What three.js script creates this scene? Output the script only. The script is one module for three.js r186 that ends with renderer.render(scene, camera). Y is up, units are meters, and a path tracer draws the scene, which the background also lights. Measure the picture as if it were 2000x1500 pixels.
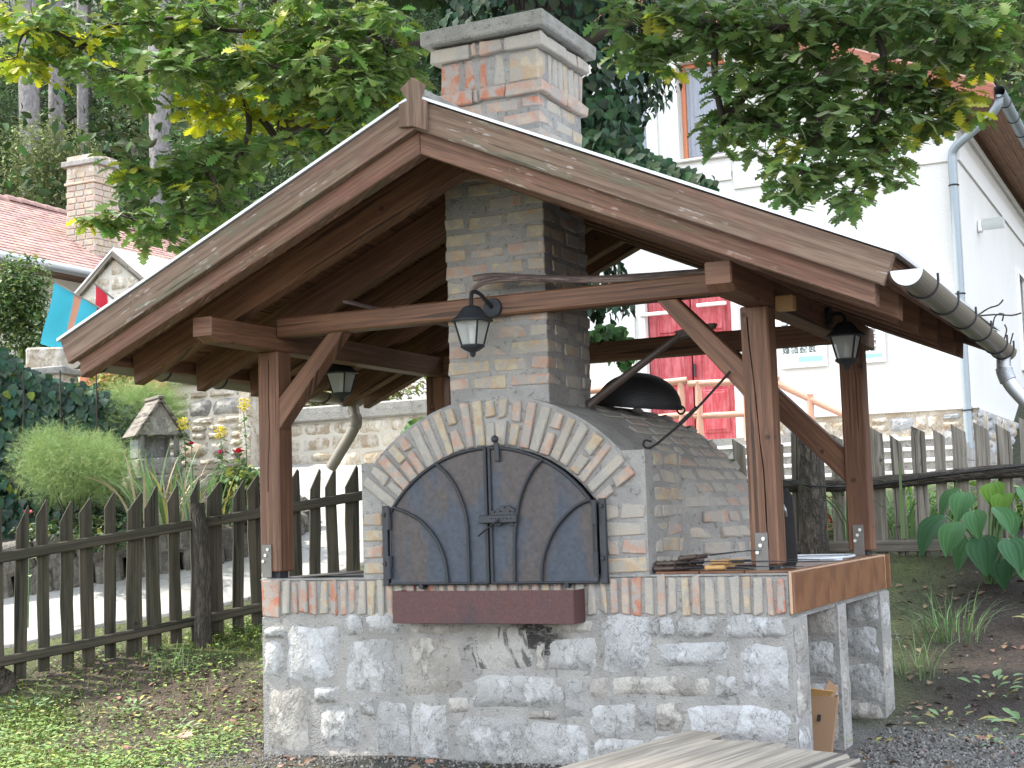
import * as THREE from 'three';
import { ConvexGeometry } from 'three/addons/geometries/ConvexGeometry.js';
import { Brush, Evaluator, SUBTRACTION } from 'three-bvh-csg';
import { mergeGeometries } from 'three/addons/utils/BufferGeometryUtils.js';

// ------------------------------------------------------------------ camera, sky, sun, exposure
const V = (x, y, z) => new THREE.Vector3(x, y, z);
const scene = new THREE.Scene();
const camera = new THREE.PerspectiveCamera(29.695, 4 / 3, 0.1, 400);
{
  const yaw = THREE.MathUtils.degToRad(25.684), pitch = THREE.MathUtils.degToRad(5.241), roll = THREE.MathUtils.degToRad(1.777);
  camera.position.set(3.3875, 1.258, 6.7523);
  camera.rotation.order = 'YXZ';
  camera.rotation.set(pitch, yaw, -roll);
  camera.updateMatrixWorld();
}
const SUN = V(-0.8, 1.05, 0.14).normalize();
{
  const w = 256, h = 128, a = new Float32Array(w * h * 4);
  for (let j = 0; j < h; j++) for (let i = 0; i < w; i++) {
    const el = ((j + 0.5) / h - 0.5) * Math.PI, az = ((i + 0.5) / w - 0.5) * 2 * Math.PI;
    const d = V(Math.cos(el) * Math.cos(az), Math.sin(el), Math.cos(el) * Math.sin(az));
    const t = Math.max(0, Math.sin(el)), m = Math.pow(1 - t, 2.2);
    const g = 0.35 * Math.exp((d.dot(SUN) - 1) * 7);
    const k = (j * w + i) * 4, low = el < 0 ? 0.45 : 1;
    a[k] = (0.66 + 0.36 * m + g) * low; a[k + 1] = (0.76 + 0.27 * m + g * 0.97) * low; a[k + 2] = (0.93 + 0.11 * m + g * 0.9) * low; a[k + 3] = 1;
  }
  const t = new THREE.DataTexture(a, w, h, THREE.RGBAFormat, THREE.FloatType);
  t.mapping = THREE.EquirectangularReflectionMapping; t.magFilter = t.minFilter = THREE.LinearFilter; t.needsUpdate = true;
  scene.background = t; scene.environment = t; scene.backgroundIntensity = 1; scene.environmentIntensity = 1;
}
const sun = new THREE.DirectionalLight(new THREE.Color(1, 0.94, 0.84), 2.4);
sun.position.copy(SUN).multiplyScalar(40); sun.castShadow = true; sun.shadow.radius = 5;
Object.assign(sun.shadow.camera, { left: -25, right: 25, top: 25, bottom: -25, near: 1, far: 120 });
sun.shadow.mapSize.set(2048, 2048);
scene.add(sun); scene.add(sun.target);
const renderer = new THREE.WebGLRenderer({ antialias: true });
renderer.toneMapping = THREE.LinearToneMapping; renderer.toneMappingExposure = 4.2;
renderer.shadowMap.enabled = true;

// ------------------------------------------------------------------ random numbers, noise, textures
function mulberry(s) { return () => { s |= 0; s = s + 0x6D2B79F5 | 0; let t = Math.imul(s ^ s >>> 15, 1 | s); t = t + Math.imul(t ^ t >>> 7, 61 | t) ^ t; return ((t ^ t >>> 14) >>> 0) / 4294967296; }; }
let rnd = mulberry(7);
const rr = (a, b) => a + (b - a) * rnd(), pick = a => a[Math.floor(rnd() * a.length)];
const clamp = (x, a = 0, b = 1) => Math.min(b, Math.max(a, x)), lerp = (a, b, t) => a + (b - a) * t;
const sst = (a, b, x) => { const t = clamp((x - a) / (b - a)); return t * t * (3 - 2 * t); };
function hash(x, y, s) { let h = Math.imul(x, 374761393) + Math.imul(y, 668265263) + Math.imul(s, 1442695041); h = Math.imul(h ^ h >>> 13, 1274126177); return ((h ^ h >>> 16) >>> 0) / 4294967296; }
function vn(x, y, px, py, s) {
  const xi = Math.floor(x), yi = Math.floor(y), fx = x - xi, fy = y - yi, u = fx * fx * (3 - 2 * fx), v = fy * fy * (3 - 2 * fy);
  const m = (a, n) => ((a % n) + n) % n, x0 = m(xi, px), x1 = m(xi + 1, px), y0 = m(yi, py), y1 = m(yi + 1, py);
  return lerp(lerp(hash(x0, y0, s), hash(x1, y0, s), u), lerp(hash(x0, y1, s), hash(x1, y1, s), u), v);
}
function fbm(u, v, fx, fy, oct, s, gain = 0.5) { let a = 1, t = 0, n = 0; for (let o = 0; o < oct; o++) { t += a * vn(u * fx, v * fy, fx, fy, s + o); n += a; a *= gain; fx *= 2; fy *= 2; } return t / n; }
function grain(u, v, f, s) { const a = vn(u * 37, v * 37, 37, 37, s + 61) * 3.1 / f, b = vn(u * 41, v * 41, 41, 41, s + 67) * 3.1 / f; return 0.6 * vn((u + a) * f, (v + b) * f, f, f, s) + 0.4 * vn((v + a) * f * 2, (u + b) * f * 2, f * 2, f * 2, s + 7); }
function tex(w, h, f, srgb = false) {
  const a = new Uint8Array(w * h * 4);
  for (let j = 0; j < h; j++) for (let i = 0; i < w; i++) { const c = f(i / w, j / h), k = (j * w + i) * 4; a[k] = clamp(c[0]) * 255; a[k + 1] = clamp(c[1]) * 255; a[k + 2] = clamp(c[2]) * 255; a[k + 3] = 255; }
  const t = new THREE.DataTexture(a, w, h); t.wrapS = t.wrapT = THREE.RepeatWrapping; t.magFilter = THREE.LinearFilter; t.minFilter = THREE.LinearMipmapLinearFilter; t.generateMipmaps = true;
  if (srgb) t.colorSpace = THREE.SRGBColorSpace; t.needsUpdate = true; return t;
}
const mix3 = (a, b, t) => [lerp(a[0], b[0], t), lerp(a[1], b[1], t), lerp(a[2], b[2], t)];
const mul3 = (a, k) => [a[0] * k, a[1] * k, a[2] * k];
const gray = k => [k, k, k];
const NOISE = tex(512, 512, (u, v) => gray(0.6 * fbm(u, v, 6, 6, 7, 11, 0.62) + 0.4 * grain(u, v, 150, 31)));
const ROUGH = tex(512, 512, (u, v) => { const r = Math.abs(fbm(u, v, 7, 7, 5, 71, 0.6) - 0.5) * 3, q = fbm(u, v, 16, 9, 5, 91, 0.65); return gray(0.55 * q + 0.45 * (1 - clamp(r))); });
const brickTex = (base, alt, s) => tex(256, 256, (u, v) => {
  const n = fbm(u, v, 5, 5, 5, s, 0.6), m = fbm(u, v, 7, 7, 5, s + 50, 0.6), g = grain(u, v, 120, s + 9);
  let c = mix3(base, alt, sst(0.35, 0.65, n)); c = mix3(c, [0.345, 0.33, 0.30], 0.85 * sst(0.48, 0.6, m)); c = mul3(c, 0.78 + 0.34 * g);
  return g > 0.93 && n > 0.45 ? mul3(c, 0.55) : c;
});
const BT = [brickTex([0.46, 0.395, 0.285], [0.43, 0.32, 0.215], 3), brickTex([0.43, 0.28, 0.215], [0.46, 0.375, 0.30], 13), brickTex([0.44, 0.17, 0.10], [0.42, 0.27, 0.21], 23), brickTex([0.385, 0.36, 0.315], [0.42, 0.37, 0.305], 33)];
const woodTex = (a, b, crack, s, knots) => tex(1024, 256, (u, v) => {
  let dv = 0, kn = 0;
  for (let k = 0; k < knots; k++) { const kx = hash(k, 1, s), ky = hash(k, 2, s); let dx = Math.abs(u - kx); dx = Math.min(dx, 1 - dx) * 4; let dy = v - ky; if (dy > 0.5) dy -= 1; if (dy < -0.5) dy += 1; const d = Math.hypot(dx * 1.2, dy); dv += Math.sign(dy) * 0.035 * Math.exp(-d * d * 120); kn = Math.max(kn, 1 - sst(0.018, 0.04, d)); }
  const vv = ((v - dv) % 1 + 1) % 1, g = fbm(u, vv, 3, 40, 4, s, 0.6), c0 = fbm(u, vv, 4, 5, 3, s + 20), f = vn(u * 30, vv * 128, 30, 128, s + 5);
  let c = mix3(a, b, sst(0.36, 0.64, 0.6 * g + 0.4 * c0)); c = mul3(c, 0.8 + 0.36 * f);
  const cr = fbm(u, vv, 2, 22, 2, s + 40); if (cr > crack) c = mul3(c, 1 - 0.65 * sst(crack, crack + 0.05, cr));
  return mul3(c, 1 - 0.6 * kn);
});
const T_STAIN = woodTex([0.185, 0.090, 0.048], [0.110, 0.050, 0.028], 0.72, 5, 7);
const T_WEATH = (() => { return tex(1024, 256, (u, v) => {
  const g = fbm(u, v, 4, 44, 4, 301, 0.6), p = fbm(u, v, 5, 4, 5, 333, 0.6), w = fbm(u, v, 30, 50, 3, 345, 0.6), f = vn(u * 40, v * 128, 40, 128, 3);
  let c = mix3([0.20, 0.138, 0.098], [0.13, 0.082, 0.057], sst(0.35, 0.65, g)); c = mix3(c, [0.185, 0.088, 0.068], 0.45 * sst(0.54, 0.66, p)); c = mix3(c, [0.13, 0.13, 0.085], 0.6 * sst(0.60, 0.7, fbm(u, v, 4, 6, 4, 377, 0.6)));
  c = mix3(c, [0.42, 0.39, 0.36], 0.6 * sst(0.66, 0.74, w) * sst(0.52, 0.62, fbm(u, v, 9, 4, 3, 399))); const cr = fbm(u, v, 3, 26, 2, 411); if (cr > 0.78) c = mul3(c, 0.45);
  return mul3(c, 0.8 + 0.36 * f);
}); })();
const T_GREYW = woodTex([0.20, 0.175, 0.145], [0.115, 0.098, 0.08], 0.72, 45, 3);
const T_MOSSW = woodTex([0.075, 0.063, 0.045], [0.036, 0.034, 0.023], 0.72, 65, 3);
const T_BARK = tex(256, 512, (u, v) => { const a = fbm(u, v, 12, 5, 5, 501, 0.6), r = Math.abs(a - 0.5) * 4, n = vn(u * 90, v * 120, 90, 120, 7); return gray((0.25 + 0.75 * clamp(r)) * (0.75 + 0.3 * n)); });
const stoneTex = (a, b, c2, s) => tex(512, 512, (u, v) => {
  const n = fbm(u, v, 4, 4, 6, s, 0.62), m = fbm(u, v, 9, 6, 5, s + 30, 0.65), g = grain(u, v, 220, s + 3);
  let c = mix3(a, b, sst(0.35, 0.65, n)); c = mix3(c, c2, sst(0.52, 0.7, m)); c = mul3(c, 0.72 + 0.42 * g); const k = Math.abs(m - 0.5); return k < 0.012 ? mul3(c, 0.62) : c;
});
const ST = [stoneTex([0.38, 0.378, 0.365], [0.29, 0.287, 0.275], [0.45, 0.45, 0.445], 601), stoneTex([0.41, 0.412, 0.41], [0.325, 0.325, 0.318], [0.485, 0.495, 0.50], 621), stoneTex([0.33, 0.31, 0.28], [0.25, 0.235, 0.21], [0.42, 0.40, 0.36], 641), stoneTex([0.48, 0.42, 0.33], [0.38, 0.30, 0.21], [0.56, 0.51, 0.44], 661)];
const T_MORTAR = tex(512, 512, (u, v) => { const n = fbm(u, v, 4, 4, 6, 701, 0.6), g = grain(u, v, 240, 5), s = fbm(u, v, 40, 40, 2, 707); return mul3(mix3([0.315, 0.305, 0.285], [0.245, 0.237, 0.222], sst(0.35, 0.65, n)), (0.8 + 0.32 * g) * (s > 0.75 ? 0.7 : 1)); });
const T_SOOT = tex(512, 512, (u, v) => { const n = fbm(u, v, 4, 4, 6, 601, 0.62), g = grain(u, v, 220, 3), k = fbm(u * 1 + v * 0.4, v - u * 0.5, 26, 5, 4, 777, 0.6); let c = mul3(mix3([0.38, 0.37, 0.34], [0.27, 0.26, 0.235], sst(0.35, 0.65, n)), 0.75 + 0.4 * g); return mix3(c, [0.06, 0.057, 0.054], 0.85 * sst(0.5, 0.66, k + 0.25 * (g - 0.5))); });
const T_SOOTA = tex(256, 128, (u, v) => { const e = Math.hypot((u - 0.5) * 2, (v - 0.75) * 1.5), n = fbm(u, v, 7, 6, 6, 787, 0.68), g = vn(u * 128, v * 64, 128, 64, 6); const f = grain(u, v, 90, 99); return gray(0.85 * sst(0.02, 0.3, n * 1.15 - 0.6 * e - 0.3 + 0.5 * (f - 0.5))); });
const T_IRON = tex(512, 512, (u, v) => { const n = fbm(u, v, 5, 2, 5, 801, 0.6), g = grain(u, v, 256, 5), k = fbm(u, v, 60, 60, 2, 811); return mul3(mix3([0.046, 0.057, 0.075], [0.088, 0.062, 0.045], sst(0.5, 0.66, n) * (0.1 + 0.95 * g)), 0.75 + 0.5 * k); });
const T_RUST = tex(512, 256, (u, v) => { const n = fbm(u, v, 4, 3, 6, 851, 0.62), g = vn(u * 200, v * 120, 200, 120, 5); const c = mix3([0.085, 0.036, 0.034], [0.05, 0.033, 0.038], sst(0.4, 0.65, n)); return g > 0.965 ? mul3(c, 2.4) : mul3(c, 0.8 + 0.4 * g); });
const T_SOIL = tex(512, 512, (u, v) => { const n = fbm(u, v, 6, 6, 6, 901, 0.65), g = grain(u, v, 130, 5), p = grain(u, v, 60, 8), q = grain(u, v, 43, 18); return gray((0.35 + 0.9 * n) * (0.55 + 0.7 * g) * (p > 0.72 ? 1.6 : q > 0.72 ? 0.6 : 1) * 0.8); });
const T_PAVE = tex(512, 512, (u, v) => { const n = fbm(u, v, 4, 4, 6, 951, 0.6), c = Math.abs(fbm(u, v, 3, 3, 4, 961) - 0.5), g = grain(u, v, 200, 4); return mul3([0.37, 0.355, 0.325], (0.8 + 0.25 * n) * (0.86 + 0.2 * g) * (c < 0.006 ? 0.55 : 1)); });
const T_PLAS = tex(512, 512, (u, v) => { const n = fbm(u, v, 3, 3, 6, 971, 0.6), g = grain(u, v, 150, 4); return mul3([0.66, 0.645, 0.61], (0.93 + 0.09 * n) * (0.95 + 0.07 * g)); });
const T_FADE = tex(256, 256, (u, v) => { const n = fbm(u, v, 30, 4, 4, 1001, 0.6), m = fbm(u, v, 4, 4, 5, 1011, 0.6); return mix3([0.40, 0.035, 0.045], [0.52, 0.13, 0.14], sst(0.35, 0.7, 0.5 * n + 0.5 * m)); });
const T_TILE = tex(256, 256, (u, v) => { const n = fbm(u, v, 4, 4, 5, 981, 0.6); return mix3([0.20, 0.095, 0.045], [0.145, 0.064, 0.032], sst(0.3, 0.7, n)); });
const T_ROOFT = tex(256, 256, (u, v) => { const n = fbm(u, v, 8, 8, 4, 991, 0.6); return mix3([0.36, 0.22, 0.185], [0.27, 0.165, 0.14], sst(0.3, 0.7, n)); });

const std = (o) => new THREE.MeshStandardMaterial({ roughness: 0.9, side: THREE.DoubleSide, ...o });
const col = (r, g, b) => new THREE.Color().setRGB(r, g, b);
const M = {
  bricks: BT.map(t => std({ map: t, bumpMap: NOISE, bumpScale: 0.006 })),
  stones: ST.map(t => std({ map: t, bumpMap: ROUGH, bumpScale: 0.02 })),
  cream: std({ map: T_PLAS, color: col(.95, .9, .8), bumpMap: NOISE, bumpScale: .02 }),
  creamStone: std({ map: ST[3], color: col(1.25, 1.28, 1.3), bumpMap: ROUGH, bumpScale: .02 }),
  kerb: std({ map: ST[2], color: col(.42, .41, .38), bumpMap: ROUGH, bumpScale: .03 }),
  sooty: std({ map: T_SOOT, bumpMap: ROUGH, bumpScale: 0.02 }),
  soot: std({ color: col(0.03, 0.028, 0.027), alphaMap: T_SOOTA, transparent: true }),
  mortar: std({ map: T_MORTAR, bumpMap: NOISE, bumpScale: 0.012 }),
  stain: std({ map: T_STAIN, bumpMap: T_STAIN, bumpScale: 0.004, roughness: 0.62 }),
  stainDark: std({ map: T_STAIN, bumpMap: T_STAIN, bumpScale: 0.004, roughness: 0.75 }),
  weath: std({ map: T_WEATH, bumpMap: T_WEATH, bumpScale: 0.004, roughness: 0.8 }),
  weathRed: std({ map: T_WEATH, color: col(0.98, 0.78, 0.72), bumpMap: T_WEATH, bumpScale: 0.004, roughness: 0.75 }),
  plank: std({ map: T_STAIN, bumpMap: T_STAIN, bumpScale: 0.003, roughness: 0.8 }),
  greyw: std({ map: T_GREYW, bumpMap: T_GREYW, bumpScale: 0.006 }),
  fencew: std({ map: T_GREYW, color: col(1.5, 1.55, 1.55), bumpMap: T_GREYW, bumpScale: 0.006 }),
  tablew: std({ map: T_GREYW, color: col(1.15, 1.15, 1.12), bumpMap: T_GREYW, bumpScale: 0.006 }),
  mossw: std({ map: T_MOSSW, bumpMap: T_MOSSW, bumpScale: 0.006 }),
  bark: std({ map: T_BARK, color: col(0.15, 0.125, 0.10), bumpMap: T_BARK, bumpScale: 0.03 }),
  paleBark: std({ map: NOISE, color: col(0.52, 0.475, 0.46), bumpMap: T_BARK, bumpScale: 0.05 }),
  twig: std({ color: col(0.05, 0.038, 0.03) }),
  iron: std({ map: T_IRON, bumpMap: NOISE, bumpScale: 0.0015, roughness: 0.52, metalness: 0.25 }),
  ironDark: std({ color: col(0.035, 0.038, 0.044), roughness: 0.5, metalness: 0.3, bumpMap: NOISE, bumpScale: 0.002 }),
  rust: std({ map: T_RUST, bumpMap: NOISE, bumpScale: 0.002, roughness: 0.6, metalness: 0.1 }),
  black: std({ color: col(0.012, 0.012, 0.013), roughness: 0.6, bumpMap: NOISE, bumpScale: 0.004 }),
  galv: std({ color: col(0.42, 0.44, 0.46), roughness: 0.42, metalness: 0.75, bumpMap: NOISE, bumpScale: 0.001 }),
  gutter: std({ color: col(0.24, 0.215, 0.175), roughness: 0.42, metalness: 0.35, bumpMap: NOISE, bumpScale: 0.002 }),
  gutterEnd: std({ color: col(0.62, 0.66, 0.70), roughness: 0.5, metalness: 0.2 }),
  pipe: std({ color: col(0.27, 0.31, 0.335), roughness: 0.5, metalness: 0.25 }),
  zinc: std({ color: col(0.66, 0.68, 0.70), roughness: 0.45, metalness: 0.3 }),
  plate: std({ color: col(0.17, 0.16, 0.145), roughness: 0.5, metalness: 0.5, bumpMap: NOISE, bumpScale: 0.002 }),
  bolt: std({ color: col(0.6, 0.6, 0.58), roughness: 0.35, metalness: 0.8 }),
  cap: std({ map: T_MORTAR, color: col(1.0, 1.0, 0.96), bumpMap: NOISE, bumpScale: 0.02 }),
  tile: std({ map: T_TILE, roughness: 0.45 }),
  tileTop: std({ map: T_TILE, color: col(0.85, 0.8, 0.85), roughness: 0.3 }),
  grout: std({ color: col(0.46, 0.31, 0.20) }),
  soil: std({ map: T_SOIL, vertexColors: true, bumpMap: T_SOIL, bumpScale: 0.03, roughness: 1 }),
  soilPlain: std({ map: T_SOIL, color: col(0.10, 0.078, 0.055), bumpMap: T_SOIL, bumpScale: 0.03, roughness: 1 }),
  pave: std({ map: T_PAVE, bumpMap: NOISE, bumpScale: 0.006 }),
  plaster: std({ map: T_PLAS, bumpMap: NOISE, bumpScale: 0.008 }),
  trim: std({ color: col(0.68, 0.67, 0.645) }),
  reddoor: std({ map: T_BARK, color: col(0.62, 0.062, 0.075), roughness: 0.5 }),
  red: std({ map: T_FADE, roughness: 0.5, bumpMap: NOISE, bumpScale: 0.002 }),
  orangew: std({ color: col(0.62, 0.22, 0.10), roughness: 0.5 }),
  verge: std({ map: T_STAIN, color: col(1.6, 1.1, 1.2), roughness: .7 }),
  peach: std({ color: col(0.58, 0.31, 0.215), roughness: 0.6, bumpMap: T_BARK, bumpScale: 0.004 }),
  curtain: std({ color: col(0.20, 0.235, 0.30), roughness: 0.9 }),
  pane: new THREE.MeshPhysicalMaterial({ color: 0xffffff, transmission: 1, thickness: 0, roughness: 0.04, ior: 1.5, side: THREE.DoubleSide }),
  frost: new THREE.MeshPhysicalMaterial({ color: col(0.8, 0.82, 0.8), transmission: 0.75, thickness: 0, roughness: 0.45, side: THREE.DoubleSide }),
  soffit: std({ map: T_STAIN, color: col(1.9, 2.1, 2.2), roughness: 0.7 }),
  roofTile: std({ map: T_ROOFT, roughness: 0.85 }),
  white: std({ color: col(0.8, 0.8, 0.78) }),
  ochreWall: std({ map: T_PLAS, color: col(0.74, 0.70, 0.64) }),
  card: std({ color: col(0.27, 0.165, 0.095), roughness: 0.9 }),
  handle: std({ color: col(0.07, 0.048, 0.038), roughness: 0.5 }),
  handleLight: std({ color: col(0.48, 0.28, 0.11), roughness: 0.6 }),
  stick: std({ map: T_BARK, color: col(0.30, 0.22, 0.19), bumpMap: T_BARK, bumpScale: 0.006 }),
};
const leafMat = (r, g, b, t = 0.38, sp = 0.5) => new THREE.MeshPhysicalMaterial({ color: col(r, g, b), roughness: 0.68, specularIntensity: sp, transmission: t, thickness: 0, side: THREE.DoubleSide });
const LEAFO = leafMat(1, 1, 1, 0.55, 0.35), LEAFI = leafMat(1, 1, 1, 0.42), LEAFD = leafMat(1, 1, 1, 0.2), LEAFF = leafMat(1, 1, 1, 0.3, 0.12);

// ------------------------------------------------------------------ naming and placing
const WP = new WeakMap(), used = new Map();
function numbered(n) { const k = used.get(n) || 0; used.set(n, k + 1); return k ? n + '_' + String(k).padStart(3, '0') : n; }
function thing(name, label, category, p = [0, 0, 0], group) {
  const o = new THREE.Group(); o.name = numbered(name); o.position.set(...p); WP.set(o, V(...p)); scene.add(o);
  o.userData = { label, category }; if (group) o.userData.group = group; return o;
}
function part(parent, name, geo, mat, p, q, label) {       // p: place in the world
  const m = new THREE.Mesh(geo, mat); m.name = name; m.castShadow = m.receiveShadow = true;
  const w = p ? p.clone() : V(0, 0, 0); m.position.copy(w).sub(WP.get(parent)); if (q) m.quaternion.copy(q);
  WP.set(m, w); parent.add(m); if (label) m.userData.label = label; return m;
}
function struct(name, geo, mat) { const m = new THREE.Mesh(geo, mat); m.name = name; m.castShadow = m.receiveShadow = true; m.userData = { kind: 'structure' }; WP.set(m, V(0, 0, 0)); scene.add(m); return m; }
function stuffPart(parent, name, inst) { inst.name = name; inst.userData.kind = 'stuff'; inst.castShadow = inst.receiveShadow = true; inst.position.copy(WP.get(parent)).negate(); parent.add(inst); return inst; }

// ------------------------------------------------------------------ geometry helpers
function flat(g) { g = g.index ? g.toNonIndexed() : g; g.computeVertexNormals(); return g; }
function boxUV(g, tile = 1, ang = 0, ou = 0, ov = 0, smooth = false) {
  if (g.index) g = g.toNonIndexed(); if (!smooth) g.computeVertexNormals();
  const p = g.attributes.position, uv = new Float32Array(p.count * 2), a = V(), b = V(), c = V(), n = V(), ca = Math.cos(ang), sa = Math.sin(ang);
  for (let i = 0; i < p.count; i += 3) {
    a.fromBufferAttribute(p, i); b.fromBufferAttribute(p, i + 1); c.fromBufferAttribute(p, i + 2); n.crossVectors(b.clone().sub(a), c.clone().sub(a));
    const x = Math.abs(n.x), y = Math.abs(n.y), z = Math.abs(n.z);
    [a, b, c].forEach((v, k) => { let s, t; if (x > y && x > z) { s = v.z; t = v.y; } else if (y > z) { s = v.x; t = v.z; } else { s = v.x; t = v.y; } uv[(i + k) * 2] = (s * ca + t * sa) / tile + ou; uv[(i + k) * 2 + 1] = (-s * sa + t * ca) / tile + ov; });
  }
  g.setAttribute('uv', new THREE.BufferAttribute(uv, 2)); return g;
}
function woodUV(g, ang = 0, ou = 0, ov = 0) { g = boxUV(g, 1, ang, 0, 0); const u = g.attributes.uv; for (let i = 0; i < u.count; i++) u.setXY(i, u.getX(i) / 2.2 + ou, u.getY(i) / 0.5 + ov); return g; }
function cbox(w, h, d, c = 0.006, jit = 0, r = rnd) {        // chamfered box, corners jittered
  const pts = [];
  for (const sx of [-1, 1]) for (const sy of [-1, 1]) for (const sz of [-1, 1]) {
    const x = sx * w / 2 + (r() - 0.5) * jit, y = sy * h / 2 + (r() - 0.5) * jit, z = sz * d / 2 + (r() - 0.5) * jit * 0.5;
    pts.push(V(x, y - sy * c, z - sz * c), V(x - sx * c, y, z - sz * c), V(x - sx * c, y - sy * c, z));
  }
  return new ConvexGeometry(pts);
}
const cache = new Map();
function brickGeo(w, h, d) {                                  // four shapes of each size, shared
  const k = [w, h, d].map(v => Math.round(v * 200)).join('_') + '_' + Math.floor(rnd() * 4);
  if (!cache.has(k)) cache.set(k, boxUV(cbox(w, h, d, 0.006, 0.014), 0.3, 0, rnd(), rnd()));
  return cache.get(k);
}
function beamGeo(L, w, h, c = 0.006) { return woodUV(cbox(L, h, w, c, 0), 0, rnd(), rnd()); }   // along x
function beamQ(A, B) { const x = B.clone().sub(A).normalize(); let up = Math.abs(x.y) > 0.95 ? V(0, 0, 1) : V(0, 1, 0); const z = V().crossVectors(x, up).normalize(), y = V().crossVectors(z, x); return new THREE.Quaternion().setFromRotationMatrix(new THREE.Matrix4().makeBasis(x, y, z)); }
function beam(parent, name, A, B, w, h, mat, label, c) { return part(parent, name, beamGeo(A.distanceTo(B), w, h, c), mat, A.clone().add(B).multiplyScalar(0.5), beamQ(A, B), label); }
function prism(pts, z0, z1, bevel = 0.005) {
  const s = new THREE.Shape(pts.map(p => new THREE.Vector2(p[0], p[1])));
  const g = new THREE.ExtrudeGeometry(s, { depth: z1 - z0 - 2 * bevel, bevelEnabled: bevel > 0, bevelThickness: bevel, bevelSize: bevel, bevelOffset: -bevel, bevelSegments: 1, curveSegments: 24 });
  g.translate(0, 0, z0 + bevel); return g;
}
function tube(pts, r, seg = 24, rad = 8, closed = false) { return new THREE.TubeGeometry(new THREE.CatmullRomCurve3(pts, closed, 'centripetal'), seg, r, rad, closed); }
function limb(pts, r0, r1, seg = 10, rad = 7, wob = 0) {      // tapered tube with capped ends
  const cv = new THREE.CatmullRomCurve3(pts, false, 'centripetal'), fr = cv.computeFrenetFrames(seg, false), pos = [], uv = [], idx = []; let len = 0, prev = null;
  for (let i = 0; i <= seg; i++) {
    const P = cv.getPoint(i / seg); if (prev) len += P.distanceTo(prev); prev = P; const rad0 = lerp(r0, r1, i / seg);
    for (let k = 0; k <= rad; k++) { const a = k / rad * Math.PI * 2, q = rad0 * (1 + wob * (hash(k % rad, i, 77) - 0.5)); const d = fr.normals[i].clone().multiplyScalar(Math.cos(a) * q).add(fr.binormals[i].clone().multiplyScalar(Math.sin(a) * q)); pos.push(P.x + d.x, P.y + d.y, P.z + d.z); uv.push(k / rad * Math.max(1, Math.round(r0 * 12)), len / 0.8); }
  }
  for (let i = 0; i < seg; i++) for (let k = 0; k < rad; k++) { const a = i * (rad + 1) + k, b = a + rad + 1; idx.push(a, b, a + 1, b, b + 1, a + 1); }
  const g = new THREE.BufferGeometry(), c0 = pos.length / 3; pos.push(...cv.getPoint(0).toArray(), ...cv.getPoint(1).toArray()); uv.push(0.5, 0.5, 0.5, 0.5);
  for (let k = 0; k < rad; k++) { idx.push(c0, k + 1, k); const b = seg * (rad + 1) + k; idx.push(c0 + 1, b, b + 1); }
  g.setAttribute('position', new THREE.Float32BufferAttribute(pos, 3)); g.setAttribute('uv', new THREE.Float32BufferAttribute(uv, 2)); g.setIndex(idx); g.computeVertexNormals(); return g;
}
function pillow(w, h, d, seed, n = 5, sharp = 0.16) {         // rough-faced stone: facing +z, back in the mortar
  const r = mulberry(seed * 97 + 5), pos = [], uv = [], idx = [], ou = r(), ov = r(), off = []; for (let k = 0; k < 8; k++) off.push((r() - 0.5) * 2);
  for (let j = 0; j <= n; j++) for (let i = 0; i <= n; i++) {
    const u = i / n * 2 - 1, v = j / n * 2 - 1, e = Math.max(Math.abs(u), Math.abs(v)), a = Math.atan2(v, u), cr = Math.min(Math.abs(u), Math.abs(v));
    const s = 1 - sharp * cr * cr * e + 0.05 * Math.sin(a * 3 + off[0] * 6) * e + 0.045 * Math.sin(a * 5 + off[1] * 6) * e;
    const x = u * s * w / 2 * (1 + 0.04 * off[2] * v), y = v * s * h / 2 * (1 + 0.05 * off[3] * u), rim = e > 0.99;
    pos.push(x + (rim ? (r() - 0.5) * 0.016 : (r() - 0.5) * 0.02), y + (rim ? (r() - 0.5) * 0.016 : 0), rim ? -0.012 : d * (0.55 + 0.75 * r()) * (e > 0.5 ? 0.85 : 1)); uv.push(x / 0.8 + ou, y / 0.8 + ov);
  }
  for (let j = 0; j < n; j++) for (let i = 0; i < n; i++) { const a = j * (n + 1) + i, b = a + n + 1; if ((i + j) % 2) idx.push(a, a + 1, b, a + 1, b + 1, b); else idx.push(a, a + 1, b + 1, a, b + 1, b); }
  const g = new THREE.BufferGeometry(); g.setAttribute('position', new THREE.Float32BufferAttribute(pos, 3)); g.setAttribute('uv', new THREE.Float32BufferAttribute(uv, 2)); g.setIndex(idx); g.computeVertexNormals(); return g;
}
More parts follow.
